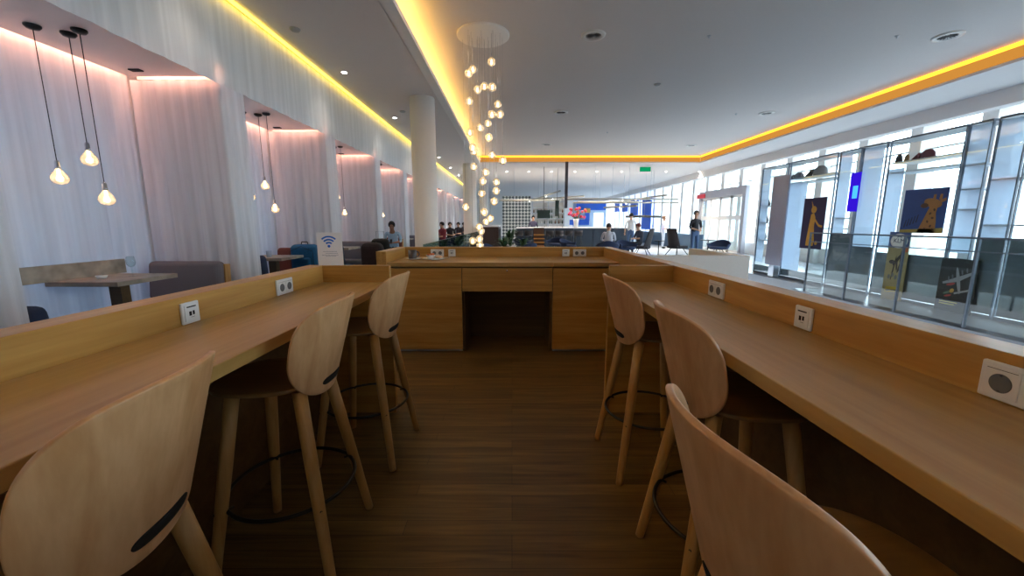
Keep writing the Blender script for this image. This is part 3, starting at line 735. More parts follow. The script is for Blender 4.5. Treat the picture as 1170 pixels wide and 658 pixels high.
# posters
def poster(label, p0, p1, zlo, zhi, mat, X=XD-.03, name='poster'):
    ya, yb = along(p0, 250, X)[0], along(p1, 250, X)[0]; yc = (ya+yb)/2; w_ = abs(ya-yb)
    t = thing(name, label, name, (X, yc, zlo), -PI/2)      # faces -X; local x to the right in the picture
    MB().box(-w_/2, w_/2, -.002, .012, 0, zhi-zlo).build('board', mat, t)
    return t, w_, zhi-zlo
def shape(t, pts, mat, name, w, h, lift=.0045):
    """flat printed shape, pts in fractions of the sheet"""
    return MB().prism([((x-.5)*w, z*h) for x, z in pts], 'y', -lift, -.002).build(name, mat, t)
def blob(cx, cz, rx, rz, n=16, rot=0):
    return [(cx+rx*math.cos(2*PI*i/n)*math.cos(rot)-rz*math.sin(2*PI*i/n)*math.sin(rot), cz+rx*math.cos(2*PI*i/n)*math.sin(rot)+rz*math.sin(2*PI*i/n)*math.cos(rot)) for i in range(n)]
def pm(name, c, r=.5): return plain(name, srgb(*c), r, noise=.06, scale=14)
gold = pm('print_gold', (206, 150, 44)); 
t, w, h = poster('dark purple poster with a golden figure in the display case', 917, 942, zd(925, 284), zd(932, 226), pm('print_purple', (44, 30, 74)))
shape(t, [(.28, .06), (.62, .06), (.66, .14), (.58, .45), (.60, .62), (.52, .70), (.40, .68), (.36, .5), (.30, .2)], gold, 'golden_dress', w, h)
shape(t, blob(.5, .77, .12, .07), gold, 'golden_head', w, h)
shape(t, [(.56, .62), (.8, .48), (.95, .46), (.93, .42), (.78, .44), (.56, .56)], gold, 'golden_arm', w, h)
shape(t, [(.42, .8), (.36, .94), (.46, .84)], gold, 'golden_plume', w, h)
shape(t, blob(.75, .12, .06, .04), gold, 'golden_bird', w, h)
t, w, h = poster('bright violet screen with a pale blue square in the display case', 966, 977, zd(969, 242), zd(974, 198), emit('screen_violet', srgb(48, 20, 200), .9), name='screen')
MB().box(-.12*w, .38*w, -.005, -.002, h*.34, h*.66).build('screen_square', emit('screen_cyan', srgb(70, 170, 255), 1.2), t)
t, w, h = poster('large blue poster with a giraffe in the wide display case', 1030, 1079, 1.19, zd(1055, 216), pm('print_blue', (38, 74, 138)))
tan = pm('print_tan', (168, 120, 66)); dk = pm('print_brown', (92, 62, 40))
shape(t, [(0, 0), (1, 0), (1, .12), (.0, .07)], pm('print_savanna', (170, 150, 74)), 'grass', w, h)
shape(t, [(.42, 0), (.84, 0), (.83, .25), (.80, .45), (.82, .60), (.66, .62), (.60, .48), (.52, .25)], tan, 'giraffe_neck', w, h)
shape(t, blob(.70, .67, .21, .10, rot=-.25), tan, 'giraffe_head', w, h, .005)
shape(t, blob(.52, .62, .09, .055), dk, 'giraffe_muzzle', w, h, .0055)
for s in (0, 1): shape(t, [(.68+.14*s, .74), (.70+.14*s, .86), (.75+.14*s, .86), (.75+.14*s, .73)], tan, 'giraffe_horn', w, h)
shape(t, [(.84, .72), (.97, .78), (.98, .72), (.87, .66)], tan, 'giraffe_ear', w, h)
for i, (a, b) in enumerate(((.6, .1), (.72, .16), (.64, .26), (.74, .34), (.68, .44), (.76, .52), (.78, .08))):
    shape(t, blob(a, b, .035, .025, 6, i), dk, 'giraffe_patch', w, h, .0055)
sc_ = pm('print_script', (20, 34, 70))
for i in range(5):
    shape(t, [(.08+.07*i, .12+.03*i), (.12+.07*i, .30+.03*i), (.14+.07*i, .30+.03*i), (.11+.07*i, .12+.03*i)], sc_, 'script_stroke', w, h)
# long airline poster behind the balustrade
t, w, h = poster('tall sepia airline poster with a round emblem behind the balustrade', 1020, 1044, .0, 1.2, pm('print_sepia', (168, 152, 104)))
shape(t, [(0, .77), (1, .77), (1, 1), (0, 1)], pm('print_slate', (74, 92, 140)), 'header', w, h)
shape(t, blob(.5, .87, .42, .105, 32), pm('print_cream', (226, 224, 220)), 'emblem', w, h, .005)
shape(t, blob(.5, .87, .36, .09, 32), pm('print_cream2', (238, 236, 232)), 'emblem_field', w, h, .0056)
navy_ = pm('print_navy', (26, 34, 84))
shape(t, [(.24, .845), (.76, .845), (.76, .895), (.24, .895)], pm('print_cream3', (238, 236, 232)), 'name_band', w, h, .006)
text('KLM', .105, navy_, t, (0, -.0065, .87*h), (PI/2, 0, 0), 'emblem_letters')
shape(t, [(.36, .915), (.5, .955), (.64, .915), (.5, .93)], navy_, 'emblem_crown', w, h, .006)
shape(t, [(.7, .76), (1, .8), (1, .72), (.74, .70)], pm('print_orange', (206, 106, 60)), 'orange_corner', w, h, .005)
pd = pm('print_darkbrown', (64, 52, 44))
for i, (a, b, rx, rz) in enumerate(((.3, .56, .14, .03), (.55, .6, .22, .035), (.72, .52, .16, .04), (.42, .47, .2, .03), (.7, .63, .1, .03), (.55, .53, .1, .04))):
    shape(t, blob(a, b, rx, rz, 9, .4*i), pd, 'dark_bloom', w, h, .005)
for i in range(4): shape(t, blob(.25+.17*i, .34+.03*(i % 2), .07, .035, 8), pm('print_grey', (120, 120, 110)), 'pale_figure', w, h, .005)
shape(t, [(.12, .10), (.85, .13), (.88, .21), (.2, .19)], pm('print_yellow', (206, 176, 40)), 'yellow_banner', w, h, .005)
shape(t, [(.2, .125), (.78, .15), (.78, .165), (.2, .145)], pd, 'banner_lettering', w, h, .0056)
# black airplane poster
t, w, h = poster('black poster with a silver propeller airplane behind the balustrade', 1085, 1129, .0, zd(1100, 296), pm('print_black', (24, 24, 28)))
sv = pm('print_silver', (150, 152, 156)); sl = pm('print_silver_dark', (96, 98, 104))
shape(t, blob(.55, .60, .045, .26, 20, .35), sv, 'fuselage', w, h, .005)
shape(t, [(.12, .545), (.5, .66), (.94, .80), (.95, .76), (.55, .58), (.14, .51)], sv, 'wing', w, h, .0048)
shape(t, [(.48, .37), (.86, .46), (.84, .42), (.5, .34)], sv, 'tailplane', w, h, .0048)
for a, b in ((.28, .62), (.38, .66), (.62, .76), (.74, .80)): shape(t, blob(a, b, .02, .05, 10, .3), sl, 'engine', w, h, .0054)
shape(t, blob(.36, .52, .12, .025, 10, .2), pm('print_red', (170, 52, 50)), 'red_marking', w, h, .0052)
shape(t, blob(.3, .36, .12, .02, 10, .3), pm('print_green', (84, 110, 90)), 'green_marking', w, h, .0052)
shape(t, blob(.42, .40, .06, .04, 10, .3), pm('print_amber', (196, 150, 60)), 'amber_marking', w, h, .0053)
shape(t, blob(.33, .30, .1, .018, 10, .2), pm('print_red2', (186, 50, 56)), 'red_marking', w, h, .0052)
yl = pm('print_lime', (196, 184, 40))
shape(t, [(.12, .17), (.62, .17), (.62, .19), (.12, .19)], yl, 'yellow_line', w, h); shape(t, [(.12, .13), (.55, .13), (.55, .15), (.12, .15)], yl, 'yellow_line', w, h)
# objects on the case shelves
capm = {'r': plain('cap_wine', srgb(112, 30, 48), .7), 'd': plain('cap_dark', srgb(40, 40, 48), .7), 't': plain('cap_tan', srgb(176, 136, 92), .7), 'g': plain('cap_grey', srgb(134, 130, 132), .6)}
def cap(px, py, k, w_, h_, label, peak=True):
    y, z = along(px, py, XD+.2)
    zs = min([s for s in shelf_z], key=lambda s: abs(s-z))
    t = thing('felt_cap', label, 'cap', (XD+.2, y, zs+.0125), -PI/2)
    MB().lathe([(w_*.5, 0), (w_*.5, h_*.25), (w_*.42, h_*.7), (w_*.22, h_*.97), (0, h_)], seg=20, sy=.7).build('crown', capm[k], t)
    if peak: MB().prism([(-w_*.45, 0), (-w_*1.15, 0), (-w_*.5, h_*.75)], 'y', -w_*.25, w_*.25).build('peak', capm['d' if k == 'g' else k], t)
shelf_z = [zh, zd(1055, 181)]
cap(913, 203, 'g', .26, .15, 'grey domed cap with dark peak on the shelf over the purple poster, left')
cap(937, 199, 'g', .34, .22, 'larger pale domed cap on the shelf over the purple poster, right')
cap(1027, 184, 'd', .12, .16, 'dark green pointed cap on the shelf above the giraffe poster', False)
cap(1036, 183, 't', .09, .14, 'small tan rounded cap beside the dark one above the giraffe poster', False)
cap(1060, 180, 'r', .22, .16, 'wine-red peaked cap in the middle of the shelf above the giraffe poster')
t = tag(MB().box(-.08, .08, -.1, .1, 0, .1).build('display_box', capm['g'], bevel=.01), 'small grey box at the right end of the shelf above the giraffe poster', 'box')
t.location = (XD+.2, yd(1088), zd(1055, 181)+.0125)
for i, z in enumerate((.9, 1.35, 1.8)):
    y, _ = along(873, 240, XD+.2)
    t = tag(MB().lathe([(0, 0), (.06, 0), (.09, .07), (.05, .15), (.03, .2), (.04, .22), (0, .22)], seg=16).build('vase', capm['d' if i else 'g']), 'small dark vase on the %s shelf of the far narrow display case' % ['lowest', 'middle', 'highest'][i], 'vase')
    t.location = (XD+.2, y-.1, z+.0125)
# ================================================================== far lounge: bar, screens, structure
yB = 20.0
def X_(px, Y, py=262): return across(px, py, Y)[0]
def Z_(py, Y, px=600): return across(px, py, Y)[1]
t = thing('bar_counter', 'long dark bar counter with a white top across the far lounge', 'bar', ((X_(590, yB)+X_(722, yB))/2, yB+.35, 0))
hw = (X_(722, yB)-X_(590, yB))/2
MB().box(-hw, hw, -.35, .35, 1.09, 1.15).build('bar_top', M['white'], t, bevel=.004)
for k in range(6): MB().box(-hw+2*hw*k/6+.01, -hw+2*hw*(k+1)/6-.01, -.3, .3, .02, 1.09).build('front_panel', plain('bar_blue_grey', srgb(42, 54, 68), .3), t)
# hung pattern wall, back bar shelves
t = thing('patterned_screen', 'grey diamond patterned wall panel behind the bar on the left', 'panel', (X_(590, 25), 25, 0))
MB().box(X_(574, 25)-X_(590, 25), X_(606, 25)-X_(590, 25), -.04, .04, .0, 3.0).build('sheet', checker_wall(), t)
t = thing('back_bar', 'white back bar unit with open shelves of glassware', 'shelf unit', (X_(626, 26), 26, 0)); bw = X_(644, 26)-X_(626, 26)
MB().box(-bw, bw, .2, .26, 0, 3.0).build('back_panel', M['white'], t)
for z in (.1, .9, 1.3, 1.65, 2.0, 2.35, 2.7): MB().box(-bw, bw, -.2, .2, z-.02, z+.018).build('shelf', M['shelfm'], t)
for s in (-1, 0, 1): MB().box(s*bw-.02, s*bw+.02, -.2, .2, 0, 3.0).build('upright', M['shelfm'], t)
rg = random.Random(5)
gm = [M['glass'], plain('bottle_green', srgb(40, 80, 60), .2), plain('bottle_brown', srgb(110, 66, 34), .2), plain('cup_white', srgb(230, 230, 226), .3)]
gproto = None
for z, nm in ((.92, 'lowest shelf'), (1.32, 'second shelf'), (1.67, 'third shelf'), (2.02, 'fourth shelf')):
    for i in range(9):
        r = .04; m = MB().lathe([(0, 0), (r, 0), (r, .14), (.015, .19), (.015, .25), (0, .25)], seg=10)
        o = tag(m.build('bottle', gm[rg.randrange(1, 4)]), 'small bottle on the %s of the back bar' % nm, 'bottle', 'bottles on the %s of the back bar' % nm)
        o.location = (X_(626, 26)-bw+.1+i*(2*bw-.2)/8+(.11 if i == 4 else 0), 26-.05, z)
# TV panels hanging and dark poles
for px0, px1, py0, py1, Y, lab in ((614, 628, 240, 249.5, 19.0, 'dark screen hanging above the left part of the bar'), (634.5, 638.5, 229, 247, 19.5, 'narrow black screen edge left of the flowers')):
    x0, zt = across(px0, py0, Y); x1, zb = across(px1, py1, Y)
    t = thing('hanging_screen', lab, 'screen', ((x0+x1)/2, Y, 0)); h_ = (x1-x0)/2
    MB().box(-h_, h_, -.03, .03, zb, zt).build('panel', plain('screen_grey_green', srgb(52, 66, 60), .2), t, bevel=.004)
    MB().tube([(0, 0, zt), (0, 0, ZS-.01)], .012, 10).build('pole', M['black'], t)
x, z = across(647, 232, 17.5)
t = tag(MB().box(-.06, .06, -.06, .06, 2.0, ZS).build('ceiling_pole', plain('pole_dark', srgb(70, 66, 72), .5)), 'dark square pole hanging from the ceiling above the flowers', 'pole'); t.location = (x, 17.6, 0)
# blue structures on the end
def panel(px0, px1, py0, py1, Y, mat, label, name='wall_panel', dep=.1, cat='panel'):
    x0, zt = across(px0, py0, Y); x1, zb = across(px1, py1, Y)
    o = tag(MB().box(-(x1-x0)/2, (x1-x0)/2, 0, dep, 0, zt-zb).build(name, mat), label, cat); o.location = ((x0+x1)/2, Y, zb); return o
t = thing('blue_portal', 'bright blue angular portal frame beyond the bar', 'portal', (5.8, 30.2, 0))
def pb(px0, px1, py0, py1, Y, mat, name):
    x0, zt = across(px0, py0, Y); x1, zb = across(px1, py1, Y)
    MB().box(x0-5.8, x1-5.8, Y-30.2, Y-30.2+.15, max(0, zb), zt).build(name, mat, t)
lightb = plain('portal_pale_blue', srgb(176, 206, 236), .4)
pb(655, 692, 228, 259, 30.6, lightb, 'back_field')
pb(659, 692, 230, 240, 30.2, M['blue'], 'blue_header'); pb(651, 673, 251, 257, 30.2, M['blue'], 'blue_base'); pb(669, 673.5, 240, 252, 30.2, M['blue'], 'blue_post')
pb(668, 674.5, 238, 243, 30.0, plain('portal_ochre', srgb(214, 174, 92), .5), 'ochre_block')
pb(679, 689, 243, 259, 30.0, emit('lit_window', (.85, .95, 1), 1.6), 'lit_window')
for i, (a, b_, c_, d_) in enumerate(((702.5, 707, 231, 242), (711, 717, 232, 242), (720.5, 729, 228, 246), (734, 744, 225, 262))):
    y0 = along(b_, 240, 10.1)[0]; y1 = along(a, 240, 10.1)[0]
    _, zt = along((a+b_)/2, c_, 10.1); _, zb = along((a+b_)/2, d_, 10.1)
    o = tag(MB().box(-.03, .03, -(y1-y0)/2, (y1-y0)/2, 0, zt-zb).build('blue_banner', M['blue']), 'bright blue banner on the far window wall, %s' % ['farthest and smallest', 'second farthest', 'second nearest', 'nearest and tallest'][i], 'banner')
    o.location = (10.1, (y0+y1)/2, zb)
# low blue-grey bench wall under the far windows
o = tag(MB().box(-.3, .3, -4.5, 4.5, 0, .78).build('bench_wall', plain('bench_blue', srgb(58, 84, 110), .6), bevel=.02), 'low blue-grey bench wall in front of the far windows', 'bench'); o.location = (9.4, 24.6, 0)
# linear light bars hanging in the far lounge
bars = [((640, 218, 18), (612, 232, 24)), ((570, 228, 20), (640, 230, 20)), ((648, 233, 19), (775, 222, 19)), ((655, 236, 20), (776, 227, 20)), ((660, 229, 22), (730, 232, 22)), ((600, 236, 26), (668, 215, 22.5)),
        ((690, 240, 19), (728, 232, 17)), ((700, 233, 24), (762, 220, 18))]
for i, (a, b_) in enumerate(bars):
    xa, za = across(*a); xb, zb = across(*b_)
    za = zb = (za+zb)/2 if i not in (0,) else za
    pa = Vector((xa, a[2], za)); pb_ = Vector((xb, b_[2], zb)); c_ = (pa+pb_)/2
    t = thing('linear_pendant', 'slim light bar hanging in the far lounge, %s' % ['short and steep by the dark pole', 'the level one over the patterned screen', 'the upper long one at right', 'the lower long one at right', 'the one before the blue portal', 'the long one crossing above the bar', 'the short one over the standing white shirt', 'the one nearest the far windows'][i], 'pendant lamp', c_)
    MB().tube([pa-c_, pb_-c_], .04, 8).build('bar', plain('bar_aluminium', srgb(176, 172, 160), .35, .3), t)
    MB().box(-.015, .015, -.015, .015, -.06, -.04).build('light_line', M['spot'], t)
    for f in (.25, .75):
        p = (pa-c_).lerp(pb_-c_, f); MB().tube([p, (p.x, p.y, ZS-c_.z)], .006, 5).build('wire', M['steel'], t)
o = tag(MB().tube([(-.95, 0, 0), (.0, .1, .02), (.95, .2, 0)], .06, 10).build('dark_tube_lamp', M['black']), 'short dark horizontal lamp tube beside the standing person in white', 'pendant lamp')
o.location = (X_(736, 21, 247), 21, Z_(247.5, 21))
MBw = MB().tube([(0, 0, .05), (0, 0, ZS-Z_(247.5, 21)-.03)], .006, 5).build('wire', M['steel'], o)
# flowers in a vase
vx, vz = across(658, 262, 15.6)
t = thing('flower_vase', 'tall white vase of red, pink and orange flowers on the bar end', 'flower vase', (X_(659, yB), yB+.3, 1.15))
k_ = 1.0
MB().lathe([(0, 0), (.10, 0), (.12, .2), (.15, .42), (.14, .42), (.09, .03), (0, .03)], seg=24).build('vase', M['white'], t)
fc = [plain('petal_red', srgb(206, 40, 58), .6), plain('petal_pink', srgb(230, 90, 140), .6), plain('petal_orange', srgb(226, 108, 54), .6)]
lf = plain('leaf_green', srgb(46, 84, 50), .6)
rf = random.Random(11); stems = MB()
for i in range(24):
    a = rf.random()*2*PI; e = rf.random(); rad = .06+.42*e; hz = .45+.52*rf.random()*(1-.3*e)
    p = (rad*math.cos(a), rad*math.sin(a)*.8, hz+.05)
    stems.tube([(0, 0, .3), (p[0]*.4, p[1]*.4, .8*p[2]), p], .01, 5)
    m = MB()
    for q in range(5):
        b_ = 2*PI*q/5; m.ball((p[0]+.04*math.cos(b_), p[1], p[2]+.04*math.sin(b_)), .034, sy=.6, seg=8, rings=6)
    m.ball(p, .025, seg=8, rings=6)
    m.build('flower', fc[i % 3], t)
o = stems.build('stems', lf, t); o['kind'] = 'stuff'
# left buffet counter beyond the chandelier
t = thing('buffet_counter', 'dark brown buffet counter with a white top behind the chandelier', 'counter', (X_(562, 17), 17.6, 0))
hw = X_(571, 17)-X_(562, 17)
MB().box(-hw, hw, -1.6, 1.6, 1.2, 1.26).build('counter_top', M['white'], t)
MB().box(-hw+.02, hw-.02, -1.55, 1.55, 0, 1.2).build('front', plain('brown_front', srgb(70, 50, 42), .5), t)
for k in range(5): MB().box(hw-.01, hw+.0, -1.5+.6*k, -1.0+.6*k, .1, 1.1).build('shelf_bay', M['blackmat'], t)
# magazine rack with orange edged shelves
t = thing('shelf_rack', 'dark rack with orange edged shelves in front of the bar', 'rack', (X_(616, 17), 17, 0)); hw = X_(622, 17)-X_(616, 17)
MB().box(-hw, hw, .18, .2, .0, 1.15).build('back', plain('rack_brown', srgb(96, 62, 40), .5), t)
MB().box(-hw, hw, -.2, .18, .0, .05).build('bottom', M['blackmat'], t)
for z in (.2, .36, .52, .68, .84): MB().box(-hw, hw, -.2, .18, z, z+.035).build('shelf', plain('rack_orange', srgb(196, 140, 66), .5), t)
# potted plants
def plant(px, Y, h, label, n=46, spread=.45, seed=1):
    r = random.Random(seed); t = thing('potted_plant', label, 'plant', (X_(px, Y), Y, 0))
    MB().lathe([(0, 0), (.18, 0), (.24, .4), (.2, .4), (.18, .34), (0, .34)], seg=20).build('pot', M['white'], t)
    m = MB()
    for i in range(n):
        a = r.random()*2*PI; L_ = spread*(.4+.6*r.random()); z0 = .36; top = h*(.45+.55*r.random()); w_ = .035+.03*r.random()
        d = Vector((math.cos(a), math.sin(a), 0)); s = Vector((-d.y, d.x, 0))
        def fn(u, v): return tuple(d*(L_*u**1.6)+s*((v-.5)*2*w_*math.sin(PI*min(.98, u*.9+.08)))+Vector((0, 0, z0+(top-z0)*math.sin(u*PI*.62))))
        m.grid(fn, 6, 1)
    o = m.build('leaves', lf, t); o['kind'] = 'stuff'
plant(583, 16.5, 1.15, 'leafy green potted plant at the left end of the bar', seed=2)
plant(576, 14.5, .85, 'low spreading potted plant nearer than the bar plant', spread=.6, seed=5)
plant(598, 15.5, .8, 'small dark potted plant left of the shelf rack', seed=8)
# ================================================================== lounge chairs, bar chairs
def high_chair(mat):
    t = thing('lounge_chair', 'x', 'chair')
    MB().box(-.3, .3, -.3, .28, .36, .47).build('seat', mat, t, bevel=.05, seg=3)
    def bk(u, v):
        a = (u-.5)*2; w_ = .33-.06*v; return (a*w_, .26-.16*abs(a)**2.2*(1-.4*v)+.16*v, .36+.78*v)
    MB().grid(bk, 14, 8).build('backrest', mat, t, solid=.05, bevel=.01)
    for sx in (-1, 1):
        for sy in (-1, 1): MB().tube([(sx*.16, sy*.14, .37), (sx*.34, sy*.34, 0)], [.016, .012], 8).build('leg', M['black'], t)
    return t
def tub_chair(mat):
    t = thing('tub_chair', 'x', 'chair')
    def sh(u, v):
        th = PI*(-.12+1.24*u); r = .30+.08*v; top = .72-.16*abs(math.cos(th))**2
        return (r*math.cos(th)*1.1, r*math.sin(th)*.95, .38+(top-.38)*v)
    MB().grid(sh, 24, 6).build('shell', mat, t, solid=.03)
    MB().lathe([(0, .36), (.29, .36), (.33, .42), (.3, .46), (0, .47)], seg=28).build('seat', mat, t)
    for sx in (-1, 1):
        for sy in (-1, 1): MB().tube([(sx*.08, sy*.08, .37), (sx*.32, sy*.3, 0)], [.014, .010], 8).build('leg', M['black'], t)
    return t
hc = high_chair(M['charcoal'])
hc.location = (X_(733, 15.6, 291), 15.6, 0); hc.rotation_euler = (0, 0, -2.1); hc['label'] = 'dark high-backed lounge chair on the left of the small lounge table'
dup(hc, (X_(773, 15.9, 291), 15.9, 0), 1.9, 'dark high-backed lounge chair on the right of the small lounge table')
tc_ = tub_chair(M['navy'])
tc_.location = (X_(820, 15.2, 291), 15.2, 0); tc_.rotation_euler = (0, 0, -.9); tc_['label'] = 'navy shell chair by the far grey door portal'
dup(tc_, (X_(694, 14.6, 293), 14.6, 0), PI-.2, 'navy tub chair with a person in pale clothes seated in it')
dup(tc_, (X_(716, 15.2, 293), 15.2, 0), .4, 'dark tub chair left of the high-backed lounge chairs')
for px, Y, rz, lab in ((597, 18.2, 2.7, 'dark chair in front of the bar, left of the shelf rack'), (634, 17.9, -.4, 'dark chair in front of the bar, right of the shelf rack'), (650, 16.4, .9, 'dark low chair under the flowers'), (566, 12.4, 1.2, 'dark chair near the buffet counter behind the chandelier'), (600, 13.3, -2.4, 'dark chair nearest behind the cabinet ledge')):
    dup(tc_, (X_(px, Y, 270), Y, 0), rz, lab)
def small_table(px, Y, h, label, r=.3):
    t = thing('side_table', label, 'table', (X_(px, Y, 290), Y, 0))
    MB().lathe([(0, h-.025), (r, h-.025), (r, h), (0, h)], seg=32).build('tabletop', M['black'], t)
    MB().tube([(0, 0, .02), (0, 0, h-.02)], .02, 10).build('pedestal', M['black'], t)
    MB().lathe([(0, 0), (r*.7, 0), (r*.7, .015), (0, .02)], seg=28).build('foot', M['black'], t)
    return t
small_table(752, 15.6, .68, 'small round dark lounge table between the two high-backed chairs', .2)
small_table(808, 16.7, .66, 'small round dark table left of the navy shell chair', .3)
# bar stools by the bar
def bstool(): 
    t = thing('lounge_stool', 'x', 'bar stool')
    MB().lathe([(0, .74), (.18, .74), (.2, .78), (.17, .81), (0, .81)], seg=24).build('seat', M['charcoal'], t)
    MB().grid(lambda u, v: (.19*math.cos(PI*u), .19*math.sin(PI*u), .80+.2*v), 12, 2).build('backrest', M['charcoal'], t, solid=.02)
    for sx in (-1, 1):
        for sy in (-1, 1): MB().tube([(sx*.12, sy*.12, .74), (sx*.2, sy*.2, 0)], .012, 8).build('leg', M['black'], t)
    return t
bs = bstool(); px_ = (593, 604, 628, 639, 650, 661)
for i, px in enumerate(px_):
    lab = 'dark stool pulled up to the far bar, %s in the row' % ['leftmost', 'second from left', 'third from left', 'third from right', 'second from right', 'rightmost'][i]
    loc = (X_(px, 19.3), 19.3, 0)
    if i == 0: bs.location = loc; bs['label'] = lab
    else: dup(bs, loc, PI, lab)
bs.rotation_euler = (0, 0, PI)
# ================================================================== crockery on the cabinet worktop
t = thing('saucer', 'white saucer under the dark mug on the cabinet worktop', 'saucer', (-1.09, 4.36, .954))
MB().lathe([(0, 0), (.04, 0), (.082, .012), (.08, .015), (.04, .005), (0, .005)], seg=32).build('dish', M['plastic'], t)
t = thing('mug', 'dark grey mug on the left of the cabinet worktop', 'mug', (-1.10, 4.36, .9605))
MB().lathe([(0, 0), (.04, 0), (.046, .02), (.046, .098), (.042, .098), (.041, .01), (0, .008)], seg=28).build('body', plain('mug_grey', srgb(86, 84, 88), .45), t)
MB().tube([(.044, 0, .08), (.07, 0, .075), (.075, 0, .05), (.066, 0, .03), (.044, 0, .025)], .006, 8).build('handle', plain('mug_grey2', srgb(86, 84, 88), .45), t)
t = thing('plate', 'white oval plate of leftovers beside the dark mug', 'plate', (-.86, 4.33, .954))
MB().lathe([(0, 0), (.06, 0), (.125, .014), (.122, .018), (.06, .006), (0, .006)], seg=40, sy=.8).build('dish', M['plastic'], t)
t = thing('bowl', 'small white bowl on the plate of leftovers', 'bowl', (-.895, 4.33, .9615))
MB().lathe([(0, 0), (.03, 0), (.05, .045), (.047, .045), (.028, .005), (0, .005)], seg=28).build('dish', M['plastic'], t)
m = MB(); rr_ = random.Random(4)
for i in range(9): m.ball(((rr_.random()-.5)*.06, (rr_.random()-.5)*.05, .042+rr_.random()*.01), .014, seg=8, rings=6)
o = m.build('food', plain('crumbs_orange', srgb(206, 110, 60), .7, noise=.3, scale=90), t); o['kind'] = 'stuff'
t = tag(MB().ball((0, 0, .018), .035, sx=1.2, sy=.8, sz=.5).build('crumpled_napkin', plain('napkin_cream', srgb(228, 196, 160), .8, noise=.2, scale=60)), 'crumpled napkin at the right of the leftovers plate', 'napkin'); t.location = (-.80, 4.32, .966)
t = thing('teaspoon', 'steel teaspoon lying on the plate edge', 'spoon', (-.76, 4.30, .972))
MB().tube([(-.05, 0, 0), (.05, .02, .006)], .002, 6).build('handle', M['chrome'], t)
MB().ball((.06, .022, .006), .014, sx=1.3, sz=.3, seg=10, rings=6).build('bowl', M['chrome'], t)
